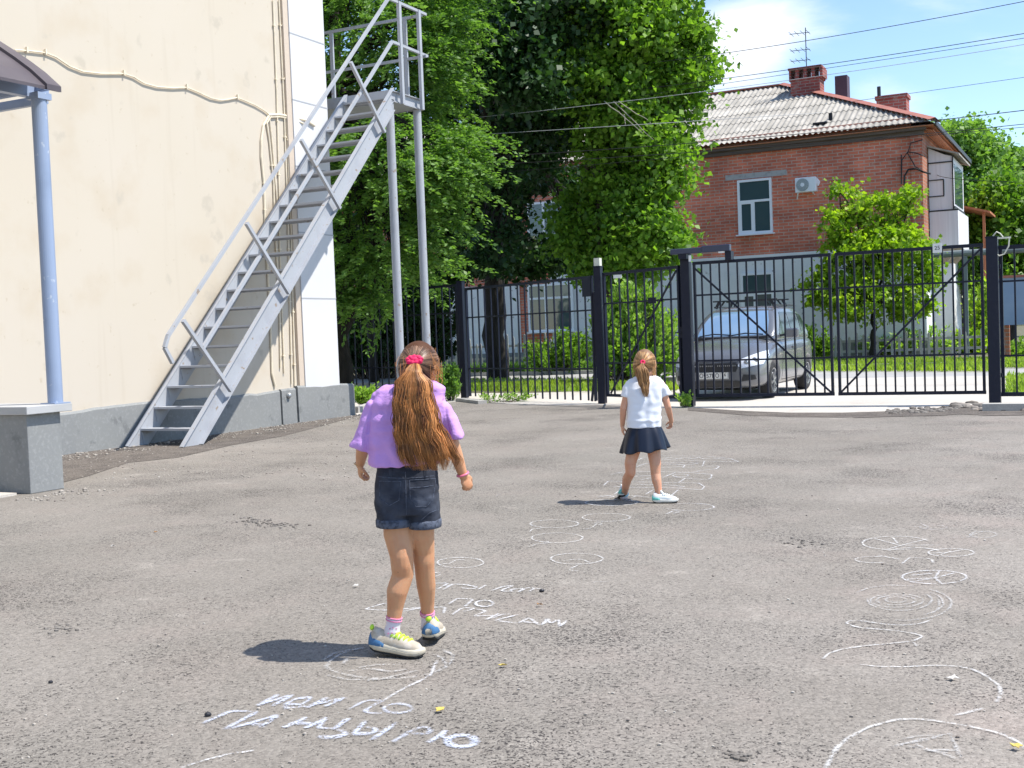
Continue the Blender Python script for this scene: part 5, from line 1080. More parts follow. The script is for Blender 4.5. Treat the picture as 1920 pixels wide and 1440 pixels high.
def shoe(parent_, heel, dirn, pitch, s, cols, roll_=0, tabs=True):
    """sneaker; heel = rear bottom point of the sole; dirn = horizontal toe direction; pitch: heel lifted"""
    f = unit(A3(dirn[0], dirn[1], 0)); f = unit(f*math.cos(pitch)-A3(0, 0, 1)*math.sin(pitch)); l = unit(np.cross(A3(0, 0, 1), f)); u = np.cross(f, l)
    P = lambda x, y, z: np.asarray(heel, float)+(f*x+l*y+u*z)*s
    xs = [0, .008, .03, .06, .10, .14, .175, .205, .222, .232]; ws = [.014, .026, .034, .036, .033, .036, .041, .037, .026, .010]
    zb = [.020, .010, .001, 0, 0, 0, .001, .004, .010, .018]; zt = [.046, .049, .049, .045, .040, .037, .035, .036, .037, .034]
    def ringf(x, w, a, b): t = np.linspace(0, 2*math.pi, 21)[:-1]; return np.array([P(x, w*np.sign(math.cos(q))*abs(math.cos(q))**.7, (a+b)/2+(b-a)/2*np.sign(math.sin(q))*abs(math.sin(q))**.6) for q in t])
    mb = MB(); mb.loft([ringf(x, w, a, b) for x, w, a, b in zip(xs, ws, zb, zt)]); root = mk('shoe', mb, cols[0], parent_, smooth=True)
    mb = MB(); mb.loft([ringf(x, w*1.03, (a+b)/2-.001, (a+b)/2+.0015) for x, w, a, b in zip(xs[1:-1], ws[1:-1], zb[1:-1], zt[1:-1])]); mk('sole_groove', mb, cols[4], root)
    mb = MB(); mb.loft([ringf(x+.002, w*.95, a-.004, a+.006) for x, w, a in zip(xs[1:-1], ws[1:-1], zb[1:-1])]); mk('outsole', mb, cols[3], root)
    ux = [.006, .018, .04, .065, .085, .11, .14, .17, .20, .217]; uw = [.020, .027, .031, .032, .031, .031, .034, .035, .029, .014]; uh = [.074, .092, .088, .082, .084, .080, .070, .060, .053, .042]
    def uring(x, w, h, e=1., lo=.026): t = np.linspace(0, 2*math.pi, 25)[:-1]; return np.array([P(x, w*e*math.cos(q)*(1-.36*max(0, math.sin(q))**2*(h > .06)), lo+(h-lo)*max(0, math.sin(q))**.75*e+(-.006*max(0, -math.sin(q)))) for q in t])
    mb = MB(); mb.loft([uring(*a) for a in zip(ux, uw, uh)]); mk('upper', mb, cols[1], root, smooth=True)
    mb = MB(); mb.loft([uring(x, w, h, 1.10) for x, w, h in ((.000, .019, .064), (.010, .0265, .066), (.030, .0315, .064), (.052, .0325, .056), (.072, .032, .044))]); mk('heel_counter', mb, cols[2], root, smooth=True)
    if tabs:
        mb = MB(); mb.sph(P(.004, 0, .086), A3(.008, .013, .012)*s, 10, 8, np.stack([f, l, u], 1)); mk('heel_tab', mb, cols[5], root, smooth=True)
    mb = MB()
    for i in range(5):
        x = .095+.017*i; h = np.interp(x, ux, uh); w = .020
        mb.tube([P(x, -w, h-.016), P(x+.004, -w*.4, h+.000), P(x+.008, w*.4, h+.000), P(x+.012, w, h-.018)], .0048*s, 6); mb.tube([P(x+.010, -w, h-.018), P(x+.006, 0, h+.001), P(x, w, h-.016)], .0032*s, 6)
    mk('laces', mb, cols[5], root, smooth=True)
    mb = MB(); mb.chain([P(.088, 0, .080), P(.080, 0, .100)], [.014*s, .011*s], 12); mk('tongue', mb, cols[1], root, smooth=True)
    return root
def on_surface(o, x, y, off=.002):
    base, blk = FR[o.name]; me = o.data
    if o.name not in BV: BV[o.name] = BVHTree.FromPolygons([v.co[:] for v in me.vertices], [p.vertices[:] for p in me.polygons])
    d = unit(ray(x, y)); h = BV[o.name].ray_cast(Vector(EYE-base), Vector(d))
    if h[0] is None: h = BV[o.name].find_nearest(Vector(D(x, y, 4.75)-base))
    return np.array(h[0])+base-d*off
BV = {}
M['eye_white'] = mat('eye_white', (.75, .73, .70), .3); M['iris'] = mat('iris', (.10, .06, .03), .2); M['lips'] = mat('lips', (.50, .20, .17), .5)
M['skin1'] = skin('tanned_skin', (.56, .29, .155)); M['skin2'] = skin('fair_skin', (.63, .33, .21))
M['lilac'] = mat('lilac_jersey', (.55, .30, .68), .85, noise=[(5, 5, .4, .7, (.51, .275, .65))], bump=((26, 14, 40), .5, .012))
M['white_cotton'] = mat('white_cotton', (.74, .76, .82), .9, bump=(260, .2, .001))
M['denim'] = mat('black_denim', (.016, .020, .034), .9, noise=[(9, 7, .50, .74, (.055, .066, .095)), ((40, 40, 300), 3, .5, .8, (.03, .036, .055))], bump=(330, .5, .001))
M['denim_worn'] = mat('worn_denim_edge', (.085, .10, .14), .9, noise=[(60, 4, .45, .65, (.03, .036, .055))], bump=(200, .6, .002))
M['skirt'] = mat('navy_skirt_cloth', (.006, .010, .024), .42, spec=.35, bump=(20, .2, .004))
M['hair1'] = hair_mat('long_brown_hair', (.085, .024, .009), (.86, .38, .12)); M['hair1_top'] = hair_mat('brown_crown_hair', (.055, .024, .015), (.46, .26, .16)); M['hair1_base'] = mat('hair_under', (.085, .036, .018), .6, spec=.15, bump=((30, 30, 200), .5, .003))  # strand tones also carry painted shade between locks and golden sun highlights
M['hair2'] = hair_mat('blonde_hair', (.26, .12, .05), (.85, .52, .24)); M['hair2_base'] = mat('blonde_under', (.20, .105, .05), .5)
M['scrunchie'] = mat('magenta_band', (.70, .01, .10), .7, bump=(60, .8, .006)); M['bracelet'] = mat('pink_bracelet', (.75, .18, .30), .4); M['beads'] = mat('amber_beads', (.45, .25, .08), .3)
M['sole'] = mat('cream_sole', (.55, .50, .40), .6, noise=[(20, 4, .5, .75, (.44, .39, .30))]); M['shoe_beige'] = mat('beige_mesh', (.42, .36, .28), .8, noise=[(30, 3, .45, .6, (.50, .45, .38))], bump=(300, .6, .001)); M['shoe_blue'] = mat('blue_heel', (.045, .14, .29), .6)
M['outsole'] = mat('dark_outsole', (.02, .02, .02), .9); M['lime'] = mat('lime_laces', (.50, .78, .05), .6); M['groove'] = mat('sole_groove', (.40, .36, .28), .8)
M['sock'] = mat('white_sock', (.66, .60, .66), .9, bump=((200, 200, 10), .5, .001)); M['sock_pink'] = mat('pink_sock_band', (.62, .22, .36), .9); M['sock_blue'] = mat('turquoise_sock_band', (.18, .55, .62), .9)
M['shoe_white'] = mat('white_shoe', (.68, .72, .72), .6); M['teal'] = mat('teal_heel', (.12, .45, .40), .6); M['sole_white'] = mat('white_sole', (.70, .70, .66), .6)

def tied_hair(body, c, Hf, s, tie, n, m, base_m, seed, rr=.0013, lift=1.0):
    """hair combed from the hairline over the skull to the tie point"""
    r = np.random.default_rng(seed); ax = A3(.080, .096, .103)*s; loc = Hf.T@(np.asarray(tie)-c); te = unit(loc/ax)
    mb = MB(); mb.sph(c+Hf@(A3(0, -.012, .008)*s), ax*A3(.985, .93, .985), 30, 20, Hf); o = mk('hair', mb, base_m, body, smooth=True)
    paths = []; rn = []
    while len(paths) < n:
        d = unit(r.normal(size=3))
        if d[1] > .55+.0*d[2] and d[2] < .55: continue              # face
        if d[2] < -.52 or (d[2] < -.12 and d[1] > .02): continue      # under the ears and nape
        k = 18; t = np.linspace(0, 1, k); w = math.acos(np.clip(d@te, -1, 1)); 
        if w < .1: continue
        sl = (np.sin((1-t)*w)[:, None]*d+np.sin(t*w)[:, None]*te)/math.sin(w)
        ph = math.atan2(d[2], d[0]); wob = .022*np.sin(t*5+ph*9)+.008*np.sin(t*13+ph*21); sl = sl*(1.012+r.uniform(0, .035)*lift+wob*.35)[:, None] if False else sl*(1.012+r.uniform(0, .030)*lift+wob*.3*np.sin(math.pi*t))[:, None]
        p = sl*ax; p[:, 1] -= .008*s*t; paths.append(c+(p @ Hf.T)); rn.append(np.clip(.45+.35*math.sin(ph*14)+r.normal(0, .16), 0, 1))
    strands('combed_strands', paths, rr*s, rn, m, o); return o
def ponytail(body, hair, table, Yf, thick, n, m, seed, s, wave, rr=.00115, kk=34):
    """table rows: (t, x left px, x right px, y px); Yf(t) distance of the middle of the tail"""
    r = np.random.default_rng(seed); T = np.array(table, float); nl = 46; lock = [(math.sqrt(r.uniform(0, 1)), r.uniform(0, 2*math.pi), r.uniform(0, 6.3), r.uniform(.80, 1), r.uniform(0, 1)) for _ in range(nl)]; paths = []; rn = []; rad = []
    for i in range(n):
        L = lock[i % nl]; a0 = np.clip(L[0]*math.cos(L[1])*1.02, -1, 1); b0 = L[0]*math.sin(L[1]); tmax = min(1, L[3]*r.uniform(.93, 1.04)); 
        if r.uniform() < .06: tmax *= .85
        t = np.linspace(0, tmax, kk); sx, sy = r.normal(0, .085), r.normal(0, .12); ph = L[2]+r.normal(0, .35)
        xl, xr, y = (np.interp(t, T[:, 0], T[:, j]) for j in (1, 2, 3)); tw = .25*np.sin(t*3+L[2])*t
        a = a0+tw*.3+sx*(1-.45*t*t*0)+.02*np.sin(t*50+i)*0; sc = np.clip(t*6, .55, 1)
        w = (xr-xl)/2; x = (xl+xr)/2+a*w*sc*.98 + wave*(np.sin(t*24+ph)*.7+np.sin(t*41+ph*1.7)*.35)*np.clip(t*2.5, 0, 1); Y = Yf(t)+thick(t)*(b0+sy)*sc+wave*.0022*np.cos(t*22+ph)*np.clip(t*2, 0, 1)
        paths.append([D(q[0], q[1], q[2]) for q in zip(x, y, Y)]); rn.append(np.clip(L[4]*.75+.13+r.normal(0, .17)+.12*a0, 0, 1)); rad.append(rr*s*r.uniform(.7, 1.25)*np.interp(t/tmax, [0, .8, 1], [1, .9, .25]))  # strands turn more golden to the right, sun on that side painted in
    return strands('ponytail', np.array(paths), np.array(rad), rn, m, hair)
def torus(name, c, ax1, ax2, r, m, parent, n=28, bump_=0):
    mb = MB(); t = np.linspace(0, 2*math.pi, n+1); P = np.array([np.asarray(c)+np.asarray(ax1)*math.cos(q)+np.asarray(ax2)*math.sin(q) for q in t]); rr = r*(1+bump_*np.sin(t*9)); mb.tube(P, rr, 10, False); return mk(name, mb, m, parent, smooth=True)

# ---- front girl -----------------------------------------------------------
def girl_front():
    Y0 = 4.80; w = lambda x, y, dy=0.0: D(x, y, Y0+dy); base = G(765, 1228); S = 1.0
    mb = MB(); hc = w(786, 689, .055); Hf = head_frame(math.radians(24), math.radians(24)); add_head(mb, hc, Hf, .98)
    mb.chain([w(781, 742, .0), w(784, 712, .035)], [.034, .033])
    mb.loft([ell(w(777, 722), .035, .04, 24), ell(w(775, 742), .105, .05, 24), ell(w(770, 760), .125, .075, 24), ell(w(768, 800), .115, .08, 24), ell(w(764, 850), .10, .075, 24), ell(w(762, 900), .108, .080, 24), ell(w(763, 940), .105, .075, 24), ell(w(764, 958), .07, .05, 24)])
    # left leg (photo left) and right leg
    lh, lk, la = w(744, 955, .0), w(754, 1058, -.025), D(737, 1172, 4.78)
    mb.chain([lh, w(747, 1000, 0), lk+A3(0, 0, .035), lk, lk-A3(0, -.012, .045), D(745, 1108, 4.775), D(741, 1138, 4.78), la], [.058, .062, .049, .0475, .0445, .0440, .034, .0265])
    rh, rk, ra = w(786, 955, .02), w(795, 1050, .05), D(802, 1160, 4.93)
    mb.chain([rh, w(788, 1000, .03), rk+A3(0, 0, .035), rk, rk-A3(0, -.012, .045), D(799, 1098, 4.885), D(801, 1128, 4.91), ra], [.056, .059, .046, .044, .0415, .0405, .031, .0255])
    mb.chain([la, la+A3(.004, -.002, -.03)], [.025, .018]); mb.chain([ra, ra+A3(0, .006, -.03)], [.024, .018])
    # arms
    ls, le, lw = w(712, 762), w(681, 836, .02), D(675, 871, 4.94)
    mb.chain([ls, (ls+le)/2, le, le*.55+lw*.45, lw], [.030, .029, .028, .0255, .0185])
    rs, re, rw = w(826, 762), w(848, 832, .0), D(869, 893, 4.83)
    mb.chain([rs, (rs+re)/2, re, re*.6+rw*.4, rw], [.030, .030, .030, .0275, .0190])
    add_hand(mb, lw, unit(A3(.01, .03, -1)), A3(1, .35, 0), 1, .86, .95); add_hand(mb, rw, unit(A3(.42, .1, -1)), A3(-.5, .75, -.2), 1, .88, 1.25, .05)
    body = fuse('person', mb, .0036, 3, M['skin1'], base=base, label='girl with very long brown ponytail in lilac shirt and dark denim shorts, walking away', cat='person')
    face_parts(body, hc, Hf, .98, M['hair1_base'])
    # shirt
    mb = MB(); rows = [(713, 774, 26, .040), (717, 774, 42, .052), (721, 773, 56, .062), (729, 771, 65, .074), (742, 769, 70, .086), (757, 766, 73, .098), (785, 765, 74, .106), (815, 763, 73, .108), (845, 761, 71, .108), (870, 759, 68, .108)]
    s_ = Y0/F; mb.loft([ell(w(x, y, .004), hw*s_, dp, 44, 2.7) for y, x, hw, dp in rows])
    mb.sph(w(713, 751), (.042, .052, .042), 20, 14); mb.sph(w(823, 753), (.035, .052, .038), 20, 14)
    def sleeve(p, rs_, squash=.8):
        mb.loft([ell(a, r_*k_, r_*1.15, 30, 2.2, ax) for a, r_, k_, ax in p])
    mb.loft([ell(w(728, 750), .026, .045, 30, 2.2, unit(A3(.6, 0, -.8))), ell(w(716, 750), .034, .052, 30, 2.2, unit(A3(.7, 0, -.7))), ell(w(704, 760), .034, .056, 30, 2.2, unit(A3(.8, 0, -.6))), ell(w(692, 789), .034, .058, 30, 2.2, unit(A3(.90, 0, -.42))), ell(w(682, 818), .037, .060, 30, 2.2, unit(A3(.94, 0, -.34))), ell(w(675.5, 838), .044, .062, 30, 2.6, unit(A3(.94, 0, -.34))), ell(w(674.5, 842), .0445, .062, 30, 2.8, unit(A3(.94, 0, -.34)))])
    mb.loft([ell(w(808, 750), .026, .045, 30, 2.2, unit(A3(.6, 0, .8))), ell(w(818, 752), .033, .052, 30, 2.2, unit(A3(.7, 0, .7))), ell(w(828, 760), .031, .055, 30, 2.2, unit(A3(.8, 0, .6))), ell(w(841, 784), .034, .058, 30, 2.2, unit(A3(.92, 0, .38))), ell(w(849, 806), .034, .060, 30, 2.2, unit(A3(.96, 0, .26))), ell(w(854, 820), .036, .060, 30, 2.6, unit(A3(.97, 0, .22))), ell(w(854.5, 823), .036, .060, 30, 2.8, unit(A3(.97, 0, .22)))])
    def fold(p):
        q = Vector((p.x*9, p.y*9, p.z*26)); f = mnoise.noise(q)*.0085+mnoise.noise(Vector((p.x*30, p.y*18, p.z*9)))*.0075
        dz = p.z-w(700, 745)[2]; g = math.exp(-((p.x-w(722, 0)[0]+dz*.55)/.020)**2)*math.exp(-((dz+.05)/.06)**2)*.008
        g2 = math.exp(-((p.z-w(765, 866)[2])/.004)**2)*-.0016
        L_ = w(700, 752); R_ = w(836, 757); gr = sum(math.exp(-((p.x-(q[0]+k*(q[2]-p.z)))/.007)**2)*(1 if -.02 < q[2]-p.z < .13 else 0)*-.006 for q, k in ((L_, -.16), (R_, .06)))
        return f+g+g2+gr+math.sin(p.x*75+mnoise.noise(p*9)*4)*.0030*min(1, max(0, (w(765, 760)[2]-p.z)/.15))
    shirt = fuse('shirt', mb, .0042, 7, M['lilac'], body, fn=fold)
    mb = MB(); P = [on_surface(shirt, x, y, .0) for x, y in ((742, 720), (748, 727), (758, 731), (775, 733), (792, 731), (803, 724))]; mb.tube(P, .0045, 8); mk('collar', mb, M['lilac'], shirt, smooth=True)
    for pts in (((694, 868), (710, 868.5), (730, 869), (760, 869), (790, 868)), ((662, 832), (672, 837), (688, 843)), ((714, 722), (703, 745), (697, 775))):
        mb = MB(); mb.tube([on_surface(shirt, *p, 0) for p in pts], .0013, 5); mk('stitching', mb, M['lilac'], shirt)
    # shorts
    mb = MB(); mb.loft([ell(w(763, 862), .116, .085, 40, 2.5), ell(w(763, 885), .126, .094, 40, 2.5), ell(w(763, 915), .131, .100, 40, 2.4), ell(w(763, 945), .134, .100, 40, 2.4), ell(w(764, 962), .126, .092, 40, 2.3)])
    mb.loft([ell(w(735, 930), .066, .088, 30), ell(w(738, 960), .070, .088, 30), ell(w(740, 979, .0), .0735, .086, 30)]); mb.loft([ell(w(793, 930), .066, .088, 30), ell(w(794, 960, .01), .069, .088, 30), ell(w(796, 982, .015), .0665, .086, 30)])
    def wr(p): return mnoise.noise(Vector((p.x*22, p.y*15, p.z*40)))*.0035+mnoise.noise(p*60)*.0012
    shorts = fuse('shorts', mb, .0048, 4, M['denim'], body, fn=wr)
    for (c, a, b) in ((w(740, 976, .0), .0745, .089), (w(796, 978, .015), .0675, .089)):
        mb = MB(); t = np.linspace(0, 2*math.pi, 41); rings = []
        mb.loft([ell(c+A3(0, 0, dz), a*e, b*e, 40, 2.1) for dz, e in ((-.022, .97), (-.020, 1.03), (-.008, 1.05), (.006, 1.045), (.014, 1.0), (.012, .96))], True)
        o = mk('cuff', mb, M['denim_worn'], shorts, smooth=True)
    def seam(pts, r=.0016, m='denim_worn', name='seam'): mb = MB(); q = []
    def seam(pts, r=.0014, nm='seam'):
        q = []; 
        for a, b in zip(pts[:-1], pts[1:]):
            for t in np.linspace(0, 1, 5)[:-1]: q.append(on_surface(shorts, a[0]+(b[0]-a[0])*t, a[1]+(b[1]-a[1])*t, .0005))
        q.append(on_surface(shorts, *pts[-1], .0005)); mb = MB(); mb.tube(q, r, 5); mk(nm, mb, M['denim_worn'], shorts)
    seam([(768, 900), (795, 899), (817, 897)]); seam([(768, 915), (795, 913), (820, 909)]); seam([(768, 900), (769, 935), (780, 950), (800, 950), (812, 935), (817, 899)], nm='pocket_stitching'); seam([(711, 902), (738, 903), (752, 903)]); seam([(712, 902), (712, 935), (730, 948), (748, 938), (752, 903)], nm='pocket_stitching')
    seam([(760, 885), (761, 920), (762, 965)]); seam([(704, 893), (730, 896), (760, 897), (790, 895), (820, 891)]); seam([(790, 975), (805, 962), (822, 955)])
    for x in (732, 797): mb = MB(); mb.bar(on_surface(shorts, x, 878, .002), on_surface(shorts, x, 893, .002), .012, .003, (0, 1, 0)); mk('belt_loop', mb, M['denim'], shorts)
    # hair
    tie = c_tie = hc+Hf@A3(-.035, -.096, .028); tp = D(777, 678, 4.735)
    hair = tied_hair(body, hc, Hf, .99, tp, 1700, M['hair1_top'], M['hair1_base'], 3)
    torus('scrunchie', D(777, 675, 4.715), A3(.026, 0, 0), A3(0, .006, .011), .0105, M['scrunchie'], hair, bump_=.18)
    mb = MB(); mb.sph(D(777, 675, 4.722), (.028, .018, .017), 14, 8); mk('scrunchie_knot', mb, M['scrunchie'], hair, smooth=True)
    T = [(0, 769, 787, 680), (.05, 753, 798, 690), (.12, 743, 803, 706), (.25, 741, 807, 733), (.37, 739, 812, 757), (.49, 739, 819, 780), (.6, 741, 826, 803), (.72, 745, 838, 826), (.84, 749, 850, 850), (.92, 756, 855, 864), (1, 768, 850, 882)]
    Yf = lambda t: np.interp(t, [0, .08, .25, .5, .8, 1], [4.712, 4.675, 4.655, 4.642, 4.640, 4.652]); th = lambda t: np.interp(t, [0, .1, .5, 1], [.014, .024, .030, .026])
    ponytail(body, hair, T, Yf, th, 3600, M['hair1'], 5, 1, 2.6)
    # stray wisps at the sides of the head
    r = np.random.default_rng(8); ps = []
    for i in range(120):
        sx = 1 if i % 4 else -1; x0 = (815 if sx > 0 else 757)+r.normal(0, 5); y0 = 684+r.normal(0, 12); L = r.uniform(8, 44); t = np.linspace(0, 1, 10); Yw = 4.82+r.normal(0, .03)
        ps.append([D(x0+sx*(4*math.sin(q*2+i)+3*q*r.uniform(.5, 1)), y0+L*q, Yw-.03*q*(sx < 0)) for q in t])
    strands('stray_hair', ps, .0007, r.uniform(.3, 1, len(ps)), M['hair1'], hair)
    # bracelets
    dr = unit(rw-re); a1 = unit(np.cross(dr, (0, 1, 0))); a2 = np.cross(dr, a1)
    torus('bracelet', rw-dr*.010, a1*.0235, a2*.0215, .0045, M['bracelet'], body); torus('bracelet', lw-A3(.0, .004, -.006), A3(.0215, 0, 0), A3(0, .0215, .006), .0025, M['beads'], body)
    # socks and shoes
    def sock(a, k, r0, nm):
        d = unit(k-a); mb = MB(); mb.tube([a-d*.045, a-d*.02, a+d*.005, a+d*.034], [.034*r0, .030*r0, .0275*r0, .0305*r0], 24); so = mk('sock', mb, M['sock'], body, smooth=True)
        for o_ in (.033, .022): torus('sock_band', a+d*o_, unit(np.cross(d, (0, 1, 0)))*.0297*r0, unit(np.cross(d, (1, 0, 0)))*.0297*r0, .0032, M['sock_pink'], so)
        return so
    so1 = sock(la, lk, 1.06, 'a'); so2 = sock(ra, rk, .98, 'b')
    for (x, y) in ((731, 1179), (737, 1177), (743, 1179), (728, 1188), (735, 1187), (742, 1188), (748, 1186)):
        q = on_surface(so1, x, y, .001); mb = MB(); mb.box(q, (.006, .002, .004)); mk('sock_motif', mb, M['sock_pink'], so1)
    cols = (M['sole'], M['shoe_beige'], M['shoe_blue'], M['outsole'], M['groove'], M['lime'])
    h1 = D(694, 1221, 4.80); shoe(body, A3(h1[0], h1[1], .026), (1, -.34), math.radians(6), 1.05, cols)
    h2 = D(805, 1213, 4.90); shoe(body, A3(h2[0], h2[1]-.02, .030), (.10, 1), math.radians(8), 1.04, cols)
    return body
girl_front()

# ---- girl in white ---------------------------------------------------------
def girl_white():
    Y0 = 8.78; w = lambda x, y, dy=0.0: D(x, y, Y0+dy); base = G(1205, 942); s_ = Y0/F
    mb = MB(); hc = w(1209, 682, .03); Hf = head_frame(math.radians(14), math.radians(16)); hs = 1.02; add_head(mb, hc, Hf, hs)
    mb.chain([w(1209, 716), w(1209, 700, .02)], [.030, .030])
    mb.loft([ell(w(1209, 706), .03, .035, 24), ell(w(1209, 716), .10, .05, 24), ell(w(1208, 735), .108, .065, 24), ell(w(1207, 770), .10, .07, 24), ell(w(1208, 800), .105, .075, 24), ell(w(1208, 830), .112, .08, 24), ell(w(1208, 845), .09, .07, 24)])
    lh, lk, la = w(1190, 838), w(1182, 876, -.02), D(1171, 926, 8.95)
    mb.chain([lh, lk+A3(0, 0, .03), lk, lk-A3(0, 0, .04), w(1176, 898, .04), w(1173, 912, .08), la], [.054, .043, .041, .038, .037, .029, .0235])
    rh, rk, ra = w(1225, 838), w(1229, 878, -.03), D(1236, 932, 8.72)
    mb.chain([rh, rk+A3(0, 0, .03), rk, rk-A3(0, 0, .04), w(1231, 900, -.04), w(1234, 915, -.05), ra], [.054, .043, .040, .037, .0365, .028, .0235])
    mb.chain([la, la+A3(0, .01, -.028)], [.022, .018]); mb.chain([ra, ra+A3(.01, 0, -.028)], [.022, .018])
    ls, le, lw = w(1180, 722), w(1169, 765, .0), D(1167, 799, 8.84); mb.chain([ls, (ls+le)/2, le, le*.5+lw*.5, lw], [.031, .0275, .0255, .0225, .0165]); mb.sph(w(1184, 721), .036)
    rs, re, rw = w(1240, 722), w(1252, 762, .0), D(1259, 790, 8.90); mb.chain([rs, (rs+re)/2, re, re*.5+rw*.5, rw], [.031, .0275, .0255, .0225, .0165]); mb.sph(w(1234, 721), .036)
    add_hand(mb, lw, unit(A3(.03, .05, -1)), A3(1, .2, 0), 1, .80, .45); add_hand(mb, rw, unit(A3(-.12, .35, -.9)), A3(-.9, -.3, -.2), 1, .78, .9, .1)
    body = fuse('person', mb, .0040, 3, M['skin2'], base=base, label='small girl in white T-shirt and dark navy skirt standing with legs apart on the hopscotch', cat='person')
    face_parts(body, hc, Hf, hs, M['hair2_base'])
    mb = MB(); mb.loft([ell(w(1209, 705), 20*s_, .034, 40), ell(w(1209, 709), 29*s_, .05, 40, 2.4), ell(w(1209, 716), 36*s_, .064, 40, 2.5), ell(w(1208, 728), 36.5*s_, .078, 40, 2.6), ell(w(1208, 750), 33*s_, .084, 40, 2.6), ell(w(1207, 780), 32*s_, .088, 40, 2.6), ell(w(1207, 801), 32*s_, .090, 40, 2.6)])
    mb.loft([ell(w(1186, 720), .042, .048, 26, 2.2, unit(A3(.6, 0, -.8))), ell(w(1178, 730), .042, .05, 26, 2.2, unit(A3(.85, 0, -.5))), ell(w(1173, 744), .036, .048, 26, 2.2, unit(A3(.95, 0, -.25)))])
    mb.loft([ell(w(1232, 720), .042, .048, 26, 2.2, unit(A3(.6, 0, .8))), ell(w(1243, 729), .042, .05, 26, 2.2, unit(A3(.8, 0, .6))), ell(w(1250, 741), .038, .05, 26, 2.2, unit(A3(.9, 0, .42)))])
    def fold(p): return mnoise.noise(Vector((p.x*14, p.y*9, p.z*26)))*.0035*(p.z > w(1208, 790)[2])+math.sin(p.x*70+mnoise.noise(p*8)*4)*.0022+math.exp(-((p.z-w(1208, 785)[2]-mnoise.noise(p*12)*.02)/.014)**2)*.005
    shirt = fuse('shirt', mb, .0055, 5, M['white_cotton'], body, fn=fold)
    for pts in (((1178, 798), (1195, 799.5), (1215, 800), (1236, 799.5)), ((1243, 712), (1240, 722), (1237, 734)), ((1178, 714), (1179, 724), (1181, 736))):
        mb = MB(); mb.tube([on_surface(shirt, *p, 0) for p in pts], .0016, 5); mk('stitching', mb, M['white_cotton'], shirt)
    # skirt: flared cloth with folds, open below
    mb = MB(); rings = []; n = 96
    for k, (y, x, hw, dp) in enumerate(((796, 1208, 27, .078), (802, 1208, 31, .088), (812, 1208, 35, .105), (826, 1208.5, 39.5, .122), (838, 1209, 43, .138), (845, 1209.5, 44.5, .145))):
        t = np.arange(n)*2*math.pi/n; c = w(x, y); g = k/5; rr = 1+g*.085*np.sin(t*7+.8)+g*.04*np.sin(t*13+2)
        ring = np.stack([c[0]+np.cos(t)*hw*s_*rr, c[1]+np.sin(t)*dp*rr, np.full(n, c[2])+g*.008*np.sin(t*7+2.2)+g*np.cos(t)*.012], 1); rings.append(ring)
    mb.loft(rings, False); sk = mk('skirt', mb, M['skirt'], body, smooth=True); so = sk.modifiers.new('s', 'SOLIDIFY'); so.thickness = .003; sb = sk.modifiers.new('b', 'SUBSURF'); sb.levels = sb.render_levels = 1
    tp = D(1205, 680, Y0-.075)
    hair = tied_hair(body, hc, Hf, hs*.98, tp, 700, M['hair2'], M['hair2_base'], 11, .0018, 1.6)
    torus('hair_band', D(1205, 679, Y0-.092), A3(.013, 0, 0), A3(0, .004, .011), .007, M['scrunchie'], hair)
    T = [(0, 1201, 1209, 681), (.12, 1193, 1213, 688), (.3, 1194, 1217, 700), (.5, 1197, 1218, 714), (.75, 1203, 1217, 729), (1, 1208, 1215, 744)]
    ponytail(body, hair, T, lambda t: np.interp(t, [0, .2, .5, 1], [Y0-.10, Y0-.115, Y0-.10, Y0-.095]), lambda t: np.interp(t, [0, .3, 1], [.01, .018, .010]), 620, M['hair2'], 12, 1, .8, .0017, 24)
    r = np.random.default_rng(9); ps = []
    for i in range(110):
        sx = 1 if i % 2 else -1; x0 = (1225 if sx > 0 else 1192)+r.normal(0, 2); y0 = 684+r.normal(0, 5); L = r.uniform(8, 24); t = np.linspace(0, 1, 8); Yw = Y0+.0+r.normal(0, .03)
        ps.append([D(x0+sx*(2*math.sin(q*2+i)+1.5*q), y0+L*q, Yw) for q in t])
    strands('stray_hair', ps, .0011, r.uniform(.3, 1, len(ps)), M['hair2'], hair)
    for a, k in ((la, lk), (ra, rk)):
        d = unit(k-a); mb = MB(); mb.tube([a-d*.04, a-d*.015, a+d*.012], [.032, .028, .0265], 20); q = mk('sock', mb, M['sock'], body, smooth=True); torus('sock_band', a+d*.005, unit(np.cross(d, (0, 1, 0)))*.0265, unit(np.cross(d, (1, 0, 0)))*.0265, .0052, M['sock_blue'], q)
    cols = (M['sole_white'], M['shoe_white'], M['teal'], M['outsole'], M['groove'], M['shoe_white'])
    h1 = D(1167, 939, 8.90); shoe(body, A3(h1[0], h1[1], .035), (.05, 1), math.radians(11), .86, cols, tabs=False)
    h2 = D(1223, 944, 8.72); shoe(body, A3(h2[0], h2[1], .004), (1, -.18), 0, .84, cols, tabs=False)
    return body
girl_white()
